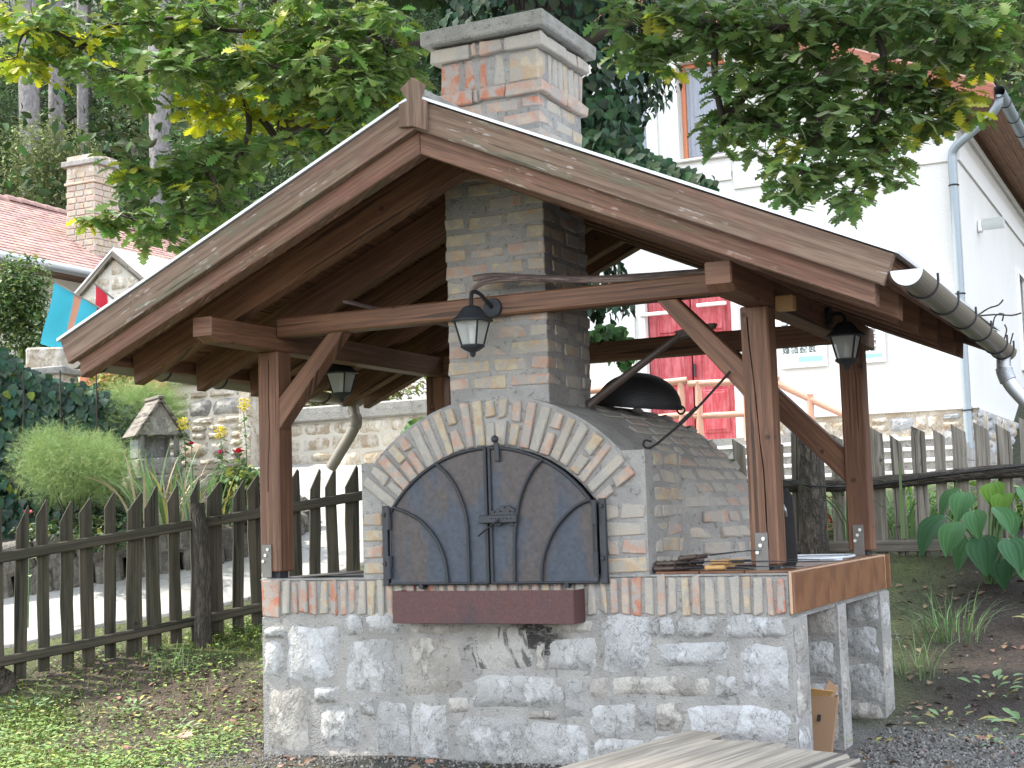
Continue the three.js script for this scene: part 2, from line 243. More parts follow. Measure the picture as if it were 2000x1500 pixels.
// coursed rubble on a rectangle: org + u*U + v*Vv, normal U x Vv
function rubble(parent, org, U, Vv, W, H, sz, mats, depth, seed, skip) {
  const r = mulberry(seed), N = V().crossVectors(U, Vv).normalize(), q = new THREE.Quaternion().setFromRotationMatrix(new THREE.Matrix4().makeBasis(U, Vv, N)); let y = 0, k = 0;
  while (y < H - 0.03) {
    let h = Math.min(lerp(sz[0], sz[1], r()), H - y); if (H - y - h < sz[0] * 0.6) h = H - y; let x = r() * -0.1;
    while (x < W - 0.02) {
      let w = lerp(sz[2], sz[3], r()); if (W - x - w < sz[2] * 0.6) w = W - x; const xx = Math.max(0, x), ww = Math.min(x + w, W) - xx;
      const split = h > sz[0] * 1.5 && r() < 0.3;
      const put = (cy, hh) => { if (ww < 0.05 || hh < 0.04) return; const P = org.clone().addScaledVector(U, xx + ww / 2).addScaledVector(Vv, cy); if (skip && skip(P)) return; part(parent, 'stone', pillow(ww - 0.006, hh - 0.006, depth * .7, seed * 31 + k++, 5, 0.09), mats[Math.floor(r() * mats.length)], P, q); };
      if (split) { put(y + h * 0.27, h * 0.5); put(y + h * 0.77, h * 0.46); } else put(y + h / 2, h * (0.9 + 0.1 * r()));
      x += w;
    }
    y += h;
  }
}
const Q0 = new THREE.Quaternion(), QY = a => new THREE.Quaternion().setFromAxisAngle(V(0, 1, 0), a), QZ = a => new THREE.Quaternion().setFromAxisAngle(V(0, 0, 1), a), QX = a => new THREE.Quaternion().setFromAxisAngle(V(1, 0, 0), a);
const QR = QY(Math.PI / 2);        // local +z turned to world +x
function leafQ(dir, nrm) { const x = dir.clone().normalize(), z = V().crossVectors(x, nrm).normalize(), y = V().crossVectors(z, x); return new THREE.Quaternion().setFromRotationMatrix(new THREE.Matrix4().makeBasis(x, y, z)); }
function rdir() { const a = rnd() * Math.PI * 2, z = rnd() * 2 - 1, s = Math.sqrt(1 - z * z); return V(s * Math.cos(a), z, s * Math.sin(a)); }
// leaf outlines: half widths along the length (x), folded on the midrib, drooping
function leafGeo(half, fold = 0.18, droop = 0.25, stalk = 0.12) {
  const n = half.length - 1, pos = [], idx = [];
  for (let i = 0; i <= n; i++) { const t = i / n, x = stalk + (1 - stalk) * t, y = -droop * t * t * 0.5, w = half[i]; pos.push(x, y, 0, x + w * 0.12, y + fold * w, w, x + w * 0.12, y + fold * w, -w); }
  for (let i = 0; i < n; i++) { const a = i * 3, b = a + 3; idx.push(a, b, a + 1, b, b + 1, a + 1, a, a + 2, b, b, a + 2, b + 2); }
  const s = pos.length / 3; pos.push(0, 0, 0.012, 0, 0, -0.012); idx.push(s, 0, s + 1);
  const g = new THREE.BufferGeometry(); g.setAttribute('position', new THREE.Float32BufferAttribute(pos, 3)); g.setIndex(idx); g.computeVertexNormals(); return g;
}
const OAK = [leafGeo([0.03, 0.10, 0.09, 0.24, 0.11, 0.33, 0.14, 0.37, 0.17, 0.29, 0.12, 0.16, 0.02]), leafGeo([0.03, 0.13, 0.08, 0.28, 0.12, 0.37, 0.16, 0.34, 0.14, 0.20, 0.03], 0.3, 0.5), leafGeo([0.02, 0.09, 0.19, 0.10, 0.31, 0.13, 0.36, 0.16, 0.32, 0.12, 0.14, 0.02], 0.05, 0.1)];
const IVY = [leafGeo([0.20, 0.42, 0.34, 0.40, 0.26, 0.16, 0.02], 0.2, 0.3, 0.1), leafGeo([0.15, 0.36, 0.40, 0.30, 0.2, 0.1, 0.01], 0.3, 0.5, 0.15)];
const OVAL = [leafGeo([0.03, 0.14, 0.2, 0.2, 0.14, 0.02], 0.3, 0.3), leafGeo([0.02, 0.12, 0.17, 0.15, 0.08, 0.01], 0.2, 0.6)];
function ribbed() { const H = [0.05, 0.24, 0.34, 0.385, 0.39, 0.36, 0.30, 0.22, 0.12, 0.01], n = 9, m = 22, pos = [], idx = []; for (let i = 0; i <= n; i++) { const t = i / n; for (let j = 0; j <= m; j++) { const s = j / m * 2 - 1, w = H[i], back = .16 * Math.abs(s) * (1 - t) ** 3; pos.push(.1 + .9 * t - back + .04 * s * s, .3 * w * Math.abs(s) - .42 * t * t + .012 * Math.cos(s * 19) * Math.sin(Math.PI * t), s * w); } } for (let i = 0; i < n; i++) for (let j = 0; j < m; j++) { const a = i * (m + 1) + j, b = a + m + 1; idx.push(a, b, a + 1, b, b + 1, a + 1); } const g = new THREE.BufferGeometry(); g.setAttribute('position', new THREE.Float32BufferAttribute(pos, 3)); g.setIndex(idx); g.computeVertexNormals(); return g; }
const BIG = ribbed();
function bladeGeo(bend = 0.5, w = 0.03, n = 5) { const pos = [], idx = []; for (let i = 0; i <= n; i++) { const t = i / n, ww = w * (1 - t * t * 0.96); pos.push(bend * t * t, t - bend * 0.35 * t * t * t, ww, bend * t * t, t - bend * 0.35 * t * t * t, -ww); } for (let i = 0; i < n; i++) { const a = i * 2; idx.push(a, a + 2, a + 1, a + 1, a + 2, a + 3); } const g = new THREE.BufferGeometry(); g.setAttribute('position', new THREE.Float32BufferAttribute(pos, 3)); g.setIndex(idx); g.computeVertexNormals(); return g; }
const mat4 = (p, q, s) => new THREE.Matrix4().compose(p, q, typeof s === 'number' ? V(s, s, s) : s);
function instances(geo, mat, list) {                          // list of [matrix, colour]
  const m = new THREE.InstancedMesh(geo, mat, list.length); list.forEach(([x, c], i) => { m.setMatrixAt(i, x); if (c) m.setColorAt(i, c); }); return m;
}
// leaves of one plant: those that show largest are parts, the rest one stuff part
const viewM = new THREE.Matrix4().multiplyMatrices(camera.projectionMatrix, camera.matrixWorldInverse);
camera.aspect = 4 / 3; camera.updateProjectionMatrix(); viewM.multiplyMatrices(camera.projectionMatrix, camera.matrixWorldInverse);
function leaves(parent, geos, list, most, name = 'leaf', mat = LEAFI, mats) { // list: {p,q,s,c,g}
  for (const l of list) { const v = l.p.clone().applyMatrix4(viewM), d = l.p.distanceTo(camera.position), inn = Math.abs(v.x) < 1 && Math.abs(v.y) < 1; l.k = inn ? l.s / d : 0; }
  list.sort((a, b) => b.k - a.k); let n = 0;
  const palette = new Map();
  for (const l of list) { if (n >= most || l.k <= 0) break; n++;
    const key = [l.c.r, l.c.g, l.c.b].map(x => Math.round(x * 40)).join('_'); if (!palette.has(key)) palette.set(key, leafMat(l.c.r, l.c.g, l.c.b, mat.transmission, mat.specularIntensity));
    const m = part(parent, name, geos[l.g], palette.get(key), l.p, l.q); m.scale.setScalar(l.s); }
  const rest = list.slice(n);
  geos.forEach((g, gi) => { const a = rest.filter(l => l.g === gi); if (a.length) stuffPart(parent, 'foliage', instances(g, mat, a.map(l => [mat4(l.p, l.q, l.s), l.c]))); });
}

// ------------------------------------------------------------------ the ground
const softplus = (s, k = 0.25) => s > 4 * k ? s : k * Math.log(1 + Math.exp(s / k));
function hgt(x, z) {
  const xx = clamp(x, -7, 0), s = -z - 0.19 - 0.35 * (xx + 4.27) - .5 * sst(.2, 1.3, x); let h = lerp(.27, .305, sst(.2, 1.3, x)) * softplus(s, 0.16);
  const cap = lerp(2.02, 1.5, sst(-3.2, -1.2, x)); h = h < cap - 0.25 ? h : cap - 0.25 + 0.25 * (1 - Math.exp(-(h - cap + 0.25) / 0.25));
  h += 0.62 * sst(-7.0, -7.3, z) * sst(-3.2, -3.7, x);
  h += 1.0 * sst(-8.5, -13, x) * sst(-4, -9, z);
  const back = -z - 17 - 0.55 * clamp(x + 9, -40, 20) * -1 * 0; h += 0.62 * softplus(back, 1.2);
  return h + 0.03 * (vn(x * 1.3 + 100, z * 1.3 + 100, 4096, 4096, 3) - 0.5) + 0.018 * (vn(x * 5 + 300, z * 5 + 300, 4096, 4096, 4) - 0.5);
}
{
  const xs = [], zs = []; const ax = (a, lo, hi, dens) => { let x = lo; while (x < hi) { a.push(x); x += dens(x); } a.push(hi); };
  ax(xs, -140, 120, x => x > -8 && x < 5 ? 0.14 : x > -20 && x < 12 ? 1 : 8); ax(zs, -150, 60, z => z > -8 && z < 3.5 ? 0.14 : z > -20 && z < 10 ? 1 : 8);
  const pos = [], uv = [], c = [], idx = [], nx = xs.length;
  const GRASS = [0.13, 0.15, 0.05], DIRT = [0.13, 0.095, 0.065], BANK = [0.058, 0.041, 0.029], GRAV = [0.19, 0.175, 0.155], HILL = [0.05, 0.055, 0.03], ASH = [0.06, 0.055, 0.05];
  for (const z of zs) for (const x of xs) {
    pos.push(x, hgt(x, z), z); uv.push(x / 1.1, z / 1.1);
    const n = fbm((x + 60) / 120, (z + 60) / 120, 90, 90, 4, 17), n2 = fbm((x + 60) / 120, (z + 60) / 120, 240, 240, 3, 27);
    let k = mix3(GRASS, DIRT, sst(0.42, 0.58, n + 0.35 * sst(1.4, 0.2, Math.hypot((x + 2.3) * 0.8, z + 0.9)) - 0.16));
    k = mix3(k, BANK, sst(1.2, 2.0, x - z * 0.02) * sst(-1.5, -2.1, z)); k = mix3(k, GRAV, sst(0.4, 1.2, x + 0.4 * n) * sst(-2.2, -1.5, z + 0.6 * (n - 0.5)));
    k = mix3(k, ASH, sst(0.5, 0.1, Math.abs(z - 0.2)) * sst(-1.4, -1.0, x) * sst(1.8, 1.2, x) * 0.8); k = mix3(k, GRAV, 0.7 * sst(0.3, 1.2, z + 0.5 * (n2 - 0.5)) * sst(-2.6, -1.2, x));
    if (z < -12 || x < -9) k = mix3(k, HILL, 0.8); k = mul3(k, 0.75 + 0.5 * n2); c.push(...k);
  }
  for (let j = 0; j < zs.length - 1; j++) for (let i = 0; i < nx - 1; i++) { const a = j * nx + i, b = a + nx; idx.push(a, b, a + 1, b, b + 1, a + 1); }
  const g = new THREE.BufferGeometry(); g.setAttribute('position', new THREE.Float32BufferAttribute(pos, 3)); g.setAttribute('uv', new THREE.Float32BufferAttribute(uv, 2)); g.setAttribute('color', new THREE.Float32BufferAttribute(c, 3)); g.setIndex(idx); g.computeVertexNormals();
  struct('ground', g, M.soil);
}
// a sheet that follows the ground between two edge lines
function sheet(L, R, n, m, dy, tile) {
  const pos = [], uv = [], idx = [], cl = new THREE.CatmullRomCurve3(L.map(p => V(p[0], 0, p[1]))), cr = new THREE.CatmullRomCurve3(R.map(p => V(p[0], 0, p[1])));
  for (let i = 0; i <= n; i++) { const a = cl.getPoint(i / n), b = cr.getPoint(i / n); for (let j = 0; j <= m; j++) { const p = a.clone().lerp(b, j / m); pos.push(p.x, hgt(p.x, p.z) + (typeof dy === 'function' ? dy(i / n, j / m) : dy), p.z); uv.push(p.x / tile, p.z / tile); } }
  for (let i = 0; i < n; i++) for (let j = 0; j < m; j++) { const a = i * (m + 1) + j, b = a + m + 1; idx.push(a, a + 1, b, a + 1, b + 1, b); }
  const g = new THREE.BufferGeometry(); g.setAttribute('position', new THREE.Float32BufferAttribute(pos, 3)); g.setAttribute('uv', new THREE.Float32BufferAttribute(uv, 2)); g.setIndex(idx); g.computeVertexNormals(); return g;
}
const NEAR = [[-9, 2.5], [-6.2, 0.1], [-4.83, -1.4], [-4.35, -2.02], [-3.87, -2.48], [-3.55, -2.9], [-3.1, -3.9], [-2.6, -5.2], [-2.2, -7.4]], FAR = [[-10.5, 1.0], [-7.2, -1.2], [-5.74, -2.31], [-5.0, -3.0], [-4.5, -3.52], [-4.32, -3.97], [-4.28, -4.5], [-4.6, -4.95], [-5.6, -5.6], [-6.6, -6.7]];
struct('path', sheet(NEAR, FAR, 60, 40, (a, b) => b < .02 || b > .98 ? -.06 : .02, 1.6), M.pave);
struct('garden_bed', sheet(FAR.map(([x, z], i) => [x - 0.12, z - 0.06]), [[-12, -0.5], [-9, -3.2], [-8.2, -4.4], [-7.6, -5.5], [-7.2, -6.2], [-6.9, -6.6], [-6.8, -6.8], [-6.7, -6.85], [-6.6, -6.9]], 40, 16, (a, b) => 0.24 - 0.2 * b, 1.1), M.soilPlain);
{ // kerb wall of the bed
  const t = thing('kerb_wall', 'low dark stone kerb wall edging the flower bed beside the pale path', 'kerb wall', [-5, 0.9, -3]);
  const c = new THREE.CatmullRomCurve3(FAR.map(p => V(p[0], 0, p[1]))), N = 30;
  for (let i = 3; i < N - 5; i++) for (let k = 0; k < 2; k++) { const o = k * .5 / N, a = c.getPoint(i / N + o), b = c.getPoint((i + 1) / N + o), L = a.distanceTo(b), H = lerp(.46, .22, sst(6, 18, i)), hh = H * (k ? .55 : .45), m = a.clone().lerp(b, .5); m.y = hgt(m.x, m.z) + (k ? H * .72 : H * .2) - .02; a.y = hgt(a.x, a.z); b.y = hgt(b.x, b.z); const dir = b.clone().sub(a).normalize(); part(t, 'stone', boxUV(cbox(L * rr(.9, 1.02), hh * 1.04 + (k ? 0 : .12), rr(.17, .23), .03, .06), .6, 0, rnd(), rnd()), M.kerb, m, beamQ(V(0, 0, 0), dir)); }
}

// ------------------------------------------------------------------ bread oven
const oven = thing('bread_oven', 'brick bread oven on a stone base with arched iron doors and tall chimney', 'oven', [0.05, 0, -1]);
{
  const plan = [[-1.455, 0], [1.555, 0], [1.57, -0.24], [1.3, -0.26], [1.3, -0.88], [1.565, -0.89], [1.57, -1.06], [1.3, -1.07], [1.3, -1.95], [1.565, -1.96], [1.57, -2.2], [-1.455, -2.2]];
  const s = new THREE.Shape(plan.map(p => new THREE.Vector2(p[0], -p[1])));
  let g = new THREE.ExtrudeGeometry(s, { depth: 1.07, bevelEnabled: true, bevelSize: 0.012, bevelThickness: 0.01, bevelOffset: -0.012, bevelSegments: 1 }); g.rotateX(-Math.PI / 2); g.scale(1, 1, 1); g.translate(0, -0.33, 0);
  g.applyMatrix4(new THREE.Matrix4().makeScale(1, 1, 1));
  // the shape lay in x, -z: turning it about x put +y up and kept z
  const base = part(oven, 'stone_base', boxUV(g, 0.9), M.mortar);
  const R = [[-1.455, .42, -1.315, .61, 0], [-1.45, .63, -1.3, .69, 0], [-1.29, .4, -.95, .69, 1], [-.91, .34, -.6, .62, 0], [-.77, .66, -.56, .76, 0], [-.55, .33, -.19, .65, 2], [-.14, .47, .21, .7, 2], [.23, .47, .28, .62, 2], [.3, .48, .57, .64, 0], [.59, .49, .85, .75, 1], [.9, .65, .97, .74, 1], [.99, .65, 1.18, .74, 0], [1.23, .65, 1.55, .75, 1], [.88, .51, 1.25, .63, 1], [1.3, .38, 1.55, .62, 1], [.63, .37, 1.16, .46, 2], [1.17, .37, 1.28, .47, 0], [-.14, .29, .36, .45, 0], [.38, .25, .49, .44, 0], [.51, .35, .62, .45, 2], [-1.12, .28, -.96, .37, 0], [-1.45, .01, -1.15, .37, 2], [-1.08, .05, -.82, .26, 0], [-.73, .03, -.53, .3, 0], [-.52, .01, -.3, .29, 0], [-.29, .25, -.16, .33, 2], [-.24, 0, .15, .24, 0], [.17, .235, .34, .275, 2], [.15, .01, .5, .22, 0], [.52, .16, .76, .32, 0], [.77, .22, .86, .33, 0], [1.02, .17, 1.54, .33, 1], [.86, .19, 1.01, .34, 2], [-.82, .22, -.74, .31, 0], [-1.04, -.05, -.75, .04, 2], [.52, .02, .81, .15, 0], [.82, .04, 1.17, .17, 0], [-.92, .65, -.8, .75, 0], [.85, .66, .9, .74, 0], [1.19, .01, 1.54, .16, 0], [-.52, .66, -.16, .74, 2], [-.12, .71, .3, .76, 2], [.3, .67, .55, .73, 2]];
  R.forEach(r => { const k = .065 * (r[2] - r[0]), q = .075 * (r[3] - r[1]); r[0] = Math.max(-1.45, r[0] - k); r[2] = Math.min(1.548, r[2] + k); r[1] -= q; r[3] += q; });
  R.forEach((r, i) => part(base, 'stone', pillow(r[2] - r[0], r[3] - r[1], r[4] === 2 ? 0.012 : 0.022, 40 + i, 5, 0.05), i === 6 ? M.sooty : M.stones[r[4]], V((r[0] + r[2]) / 2, (r[1] + r[3]) / 2, 0.002), Q0));
  part(base, 'soot_stain', new THREE.PlaneGeometry(1.0, .4).translate(.18, .54, 0), M.soot, V(0, 0, .0035));
  // stones of the niche faces and the far pier
  for (const [x, y, w, h, z, m] of [[1.44, .66, .23, .15, -.876, 2], [1.43, .46, .22, .19, -.876, 0], [1.44, .27, .23, .14, -.876, 1], [1.43, .1, .22, .16, -.876, 2], [1.44, .66, .22, .17, -1.946, 0], [1.43, .45, .22, .19, -1.946, 1], [1.44, .22, .23, .22, -1.946, 0], [1.43, .05, .22, .1, -1.946, 2]]) part(base, 'stone', pillow(w, h, 0.02, Math.round(x * 1000 + y * 77), 4, 0.08), M.stones[m], V(x, y, z), Q0);
  for (const [z, y, w, h, m] of [[-.42, .64, .26, .18, 0], [-.7, .62, .28, .2, 2], [-.5, .42, .4, .2, 1], [-.78, .4, .16, .18, 0], [-.45, .2, .3, .2, 2], [-.74, .18, .26, .22, 0], [-1.25, .62, .3, .2, 2], [-1.62, .6, .36, .22, 0], [-1.3, .36, .36, .24, 1], [-1.7, .34, .34, .22, 2], [-1.4, .12, .5, .2, 0]]) part(base, 'stone', pillow(w, h, 0.018, Math.round(y * 700 - z * 90), 4, 0.08), M.stones[m], V(1.3, y, z), QR);
  for (const [z, y, w, h, m] of [[-.12, .62, .17, .2, 2], [-.12, .38, .18, .22, 2], [-.12, .13, .17, .22, 0], [-.975, .6, .12, .24, 2], [-.975, .3, .12, .3, 2], [-2.08, .6, .17, .2, 0], [-2.08, .35, .17, .22, 2], [-2.08, .1, .17, .2, 2]]) part(base, 'stone', pillow(w, h, 0.012, Math.round(y * 900 - z * 50), 4, 0.1), M.stones[m], V(1.571, y, z), QR);
  // band of bricks on edge, and the counter on it
  const band = part(oven, 'brick_band', boxUV(prism([[-1.45, .735], [1.55, .735], [1.55, .943], [-1.45, .943]], -2.19, -0.006, 0.004), 0.9), M.mortar);
  let x = -1.452; part(band, 'brick', brickGeo(.115, .2, .1), M.bricks[2], V(x + .058, .842, -.042), Q0); x += .145;
  while (x < 1.5) { const w = rr(.034, .05), hh = rr(.165, .195); part(band, 'brick', brickGeo(w, hh, .1), M.bricks[pick([0, 1, 1, 2, 3, 3, 3])], V(x + w / 2, .85 + rr(-.006, .006), -.042 + rr(-.004, .004)), QZ(rr(-.02, .02))); x += w + rr(.014, .024); }
  const counter = part(oven, 'counter', boxUV(prism([[-1.46, .944], [1.552, .944], [1.552, .954], [-1.46, .954]], -2.2, 0.002, 0.002), 0.9), M.mortar);
  for (let i = 0; i < 7; i++) for (let k = 0; k < 3; k++) part(counter, 'tile', boxUV(cbox(.222, .012, .296, .002, .001), .4, 0, rnd(), rnd()), M.tileTop, V(.985 + k * .228, .9605, -.19 - i * .302), Q0);
  const edge = part(oven, 'tile_edge', boxUV(prism([[1.553, .762], [1.566, .762], [1.566, .962], [1.553, .962]], -2.16, 0.0, 0.002), 0.5), M.grout);
  for (let i = 0; i < 6; i++) part(edge, 'tile', boxUV(cbox(.012, .19, .338, .002, .001), .4, 0, rnd(), rnd()), M.tile, V(1.571, .861, -.178 - i * .349), Q0);
  part(edge, 'tile', boxUV(cbox(.06, .2, .02, .002), .4), M.tile, V(1.56, .862, -2.175), Q0);
  // front wall with its arch
  const Ri = 0.704, Ro = 0.972, cy = 0.92;
  const sh = new THREE.Shape(); sh.moveTo(-.803, .95); sh.lineTo(-.803, 1.573); sh.lineTo(-.72, 1.573); const a0 = Math.acos(-.72 / Ro), a1 = Math.acos(.72 / Ro);
  sh.absarc(0, cy, Ro, a0, a1, true); sh.lineTo(.845, 1.573); sh.lineTo(.845, .95); sh.lineTo(.59, .95); sh.lineTo(.59, cy + Math.sqrt(Ri * Ri - .3481)); sh.absarc(0, cy, Ri, Math.acos(.59 / Ri), Math.PI - Math.acos(.59 / Ri), false); sh.lineTo(-.59, .95); sh.lineTo(-.803, .95);
  const front = part(oven, 'front_wall', boxUV(new THREE.ExtrudeGeometry(sh, { depth: .53, bevelEnabled: false, curveSegments: 40 }).translate(0, 0, -.56), 0.9), M.mortar);
  const arch = part(oven, 'arch', boxUV(new THREE.ExtrudeGeometry((() => { const q = new THREE.Shape(); q.absarc(0, cy, Ro - .012, Math.PI - .62, .62, true); q.absarc(0, cy, Ri + .006, .62, Math.PI - .62, false); return q; })(), { depth: .01, bevelEnabled: false, curveSegments: 40 }).translate(0, 0, -.034), 0.9), M.mortar);
  const NB = 23, B = 57 * Math.PI / 180;
  for (let i = 0; i < NB; i++) {
    const a = Math.PI / 2 + B - (i + .5) * 2 * B / NB + rr(-.008, .008), c = Math.cos(a), sn = Math.sin(a), q = QZ(a - Math.PI / 2 + rr(-.03, .03));
    const put = (r, l) => part(arch, 'brick', brickGeo(rr(.044, .056), l, .12), M.bricks[pick([0, 0, 1, 1, 3, 3])], V(c * r, cy + sn * r, -.066 + rr(-.004, .004)), q);
    if (rnd() < .5) put((Ri + Ro) / 2, .238); else { const m = rr(.1, .135); put(Ri + .012 + m / 2, m); put(Ri + m + .03 + (.222 - m) / 2, .215 - m); }
  }
  // piers beside the door
  const inArch = (px, py) => Math.hypot(px, py - cy) < Ro + .03 && py > 1.27;
  for (const [xa, xb, nm] of [[-.803, -.612, 'left'], [.622, .845, 'right']]) {
    const pier = part(oven, 'pier', boxUV(prism([[xa + .004, .95], [xb, .95], [xb - (nm === 'right' ? .004 : 0), 1.57], [xa + .004, 1.57]], -.575, -.032, .003), .9), M.mortar);
    for (let j = 0; j < 7; j++) {
      const y = .957 + .088 * (j + .5), W = xb - xa, alt = j % 2, segs = nm === 'right' ? (alt ? [[0, .32], [.36, 1]] : [[0, 1]]) : (alt ? [[0, .68], [.76, 1]] : [[0, 1]]);
      for (const [s0, s1] of segs) { let x0 = xa + s0 * W, x1 = xa + s1 * W - (s1 < 1 ? 0 : 0); if (nm === 'right') { while (x0 < x1 && inArch(x0, y)) x0 += .01; } else while (x1 > x0 && inArch(x1, y)) x1 -= .01; if (x1 - x0 < .05) continue; part(pier, 'brick', brickGeo(x1 - x0 - .012, .066, .11), M.bricks[pick([0, 0, 1, 3, 0])], V((x0 + x1) / 2, y, -.076), QZ(rr(-.01, .01))); }
      if (nm === 'right') { let z = -.145 - (alt ? .1 : 0); if (alt) part(pier, 'brick', brickGeo(.1, .066, .09), M.bricks[3], V(xb - .048, y, -.185), Q0); while (z > -.55) { const l = Math.min(rr(.16, .25), z + .575); if (l > .05) part(pier, 'brick', brickGeo(.1, .066, l - .016), M.bricks[pick([0, 1, 3, 3])], V(xb - .047, y, z - l / 2), Q0); z -= l; } }
    }
  }
  // vault behind: bulges a little behind the front wall and closes round at the back
  const dome = (a, z) => { const c = Math.abs(Math.cos(a)), w = lerp(.842, 1.05, sst(-.56, -1.0, z)); let R = Math.min(lerp(1.02, 1.05, sst(-.5, -1, z)), c > .05 ? w / c : 9); const e = clamp((-z - 1.62) / .36); R *= Math.pow(Math.max(0, 1 - e * e), .42); return V(Math.cos(a) * R, .86 + Math.sin(a) * R, z); };
  { const pos = [], uv = [], idx = [], n = 40, m = 40; for (let j = 0; j <= m; j++) { const z = -.5 - 1.48 * (1 - Math.pow(1 - j / m, 1.5)); for (let i = 0; i <= n; i++) { const p = dome(i / n * Math.PI, z), k = .012 * (vn(i * .9, j * .9, 512, 512, 5) - .5); pos.push(p.x * (1 + k), .86 + (p.y - .86) * (1 + k), p.z); uv.push(i / n * 3.3, z / .9); } }
    for (let j = 0; j < m; j++) for (let i = 0; i < n; i++) { const a = j * (n + 1) + i, b = a + n + 1; idx.push(a, b, a + 1, b, b + 1, a + 1); }
    const dg = new THREE.BufferGeometry(); dg.setAttribute('position', new THREE.Float32BufferAttribute(pos, 3)); dg.setAttribute('uv', new THREE.Float32BufferAttribute(uv, 2)); dg.setIndex(idx); dg.computeVertexNormals();
    const vault = part(oven, 'vault', dg, M.mortar);
    for (let row = 0; row < 17; row++) { const yr = .86 + 1.05 * Math.sin((6 + row * 4.8) * Math.PI / 180), rowA = z => { let lo = 0, hi = 1.5; for (let k = 0; k < 24; k++) { const m = (lo + hi) / 2; if (dome(m, z).y < yr) lo = m; else hi = m; } return lo; }; let z = -.585 - (row % 2) * .11;
      while (z > -1.72) { const zm = z - .1, a = rowA(zm), p = dome(a, zm), e = .01, ta = dome(a + e, zm).sub(dome(a - e, zm)).normalize(), tz = dome(rowA(zm - .06), zm - .06).sub(dome(rowA(zm + .06), zm + .06)).normalize(), nn = V().crossVectors(ta, tz).normalize(); if (nn.dot(V(p.x, p.y - .9, 0)) < 0) nn.negate(); const zz = tz, xx = V().crossVectors(ta, zz); { const q = new THREE.Quaternion().setFromRotationMatrix(new THREE.Matrix4().makeBasis(nn, V().crossVectors(zz, nn).normalize(), zz)); part(vault, 'brick', brickGeo(.06, .062, .185), M.bricks[pick([3, 3, 3, 3, 1])], p.addScaledVector(nn, -.0255 + (row > 11 ? -.003 : 0)), q); } z -= .215 + (rnd() < .3 ? .02 : 0); } }
  }
  // chimney
  const X = .298, z0 = -.12, z1 = -.7, zc = (z0 + z1) / 2;
  const chim = part(oven, 'chimney', boxUV(prism([[-X + .006, 1.6], [X - .006, 1.6], [X - .006, 3.84], [-X + .006, 3.84]], z1 + .006, z0 - .006, .004), .9), M.mortar);
  for (let j = 0; j < 18; j++) {
    const y = 1.93 + .0875 * (j + .5), cols = j % 2 ? [[-.298, -.045], [-.025, .17], [.19, .298]] : [[-.298, -.17], [-.15, .055], [.075, .298]];
    if (y > 3.49) break;
    const mm = y > 3.1 ? [0, 1, 1, 2, 0] : y < 2.3 ? [0, 1, 3, 0, 1] : [0, 0, 1, 0];
    if (j > 0 || true) for (const [a, b] of cols) part(chim, 'brick', brickGeo(b - a - .006, rr(.06, .068), .1), M.bricks[pick(mm)], V((a + b) / 2, y, z0 - .052 + rr(-.004, .004)), QZ(rr(-.012, .012)));
    for (const [a, b] of (j % 2 ? [[-.225, -.4], [-.42, -.6], [-.62, -.7]] : [[-.225, -.33], [-.35, -.55], [-.57, -.7]])) part(chim, 'brick', brickGeo(.1, rr(.06, .068), Math.abs(b - a) - .006), M.bricks[pick(y > 3.1 ? [1, 2, 3, 0] : [3, 3, 0])], V(X - .052 + rr(-.004, .004), y, (a + b) / 2), Q0);
  }
  const ring = (y0, y1, o, mats) => { const h = y1 - y0; for (const [a, b] of [[-X - o, -X + .2], [-X + .212, -.06], [-.045, .1], [.112, X + o]]) part(chim, 'brick', brickGeo(b - a, h - .006, .12), M.bricks[pick(mats)], V((a + b) / 2, (y0 + y1) / 2, z0 - .06 + o), Q0); for (const [a, b] of [[z0 - .12 + o, z0 - .3], [z0 - .312, z0 - .45], [z0 - .46, z1 - o]]) part(chim, 'brick', brickGeo(.12, h - .006, Math.abs(b - a)), M.bricks[pick(mats)], V(X - .06 + o, (y0 + y1) / 2, (a + b) / 2), Q0); part(chim, 'mortar_joint', boxUV(cbox(2 * (X + o) - .03, h - .014, .58 + 2 * o - .03, .004), .9), M.mortar, V(0, (y0 + y1) / 2, zc), Q0); };
  ring(3.5, 3.572, .03, [1, 1, 2]); ring(3.752, 3.828, .036, [1, 1, 3]);
  for (const [a, b, m] of [[-.296, -.185, 2], [-.145, -.09, 2], [-.055, -.01, 2], [.035, .09, 3], [.125, .296, 0]]) part(chim, 'brick', brickGeo(b - a, .165, .1), M.bricks[m], V((a + b) / 2, 3.663, z0 - .051), Q0);
  for (let k = 0; k < 7; k++) part(chim, 'brick', brickGeo(.1, .165, rr(.04, .055)), M.bricks[pick([3, 0, 3, 1])], V(X - .051, 3.663, z0 - .15 - k * .072), Q0);
  part(chim, 'chimney_cap', boxUV(cbox(.745, .082, .74, .008, .006), .7), M.cap, V(0, 3.882, zc + .01), Q0);
  // doors of sheet iron
  const mx = .596, rise = cy + Math.sqrt(Ri * Ri - mx * mx), Rd = Ri;
  const rib = pts => tube(pts.map(p => V(p[0], p[1], .018)), .0085, 20, 6);
  for (const sgn of [-1, 1]) {
    const g2 = .006, s2 = new THREE.Shape(); const A = a => [Math.cos(a) * Rd, cy + Math.sin(a) * Rd];
    const aE = Math.acos(mx / Rd), pts = [[g2, .918], [mx, .918]]; for (let k = 0; k <= 24; k++) pts.push(A(lerp(aE, Math.acos(g2 / Rd), k / 24)));
    const P = pts.map(p => [p[0] * sgn, p[1]]); if (sgn < 0) P.reverse();
    const door = part(oven, 'oven_door', boxUV(prism(P, -.012, .006, .002), 1.1), M.iron, null, null, sgn < 0 ? 'left iron door leaf' : 'right iron door leaf with the latch');
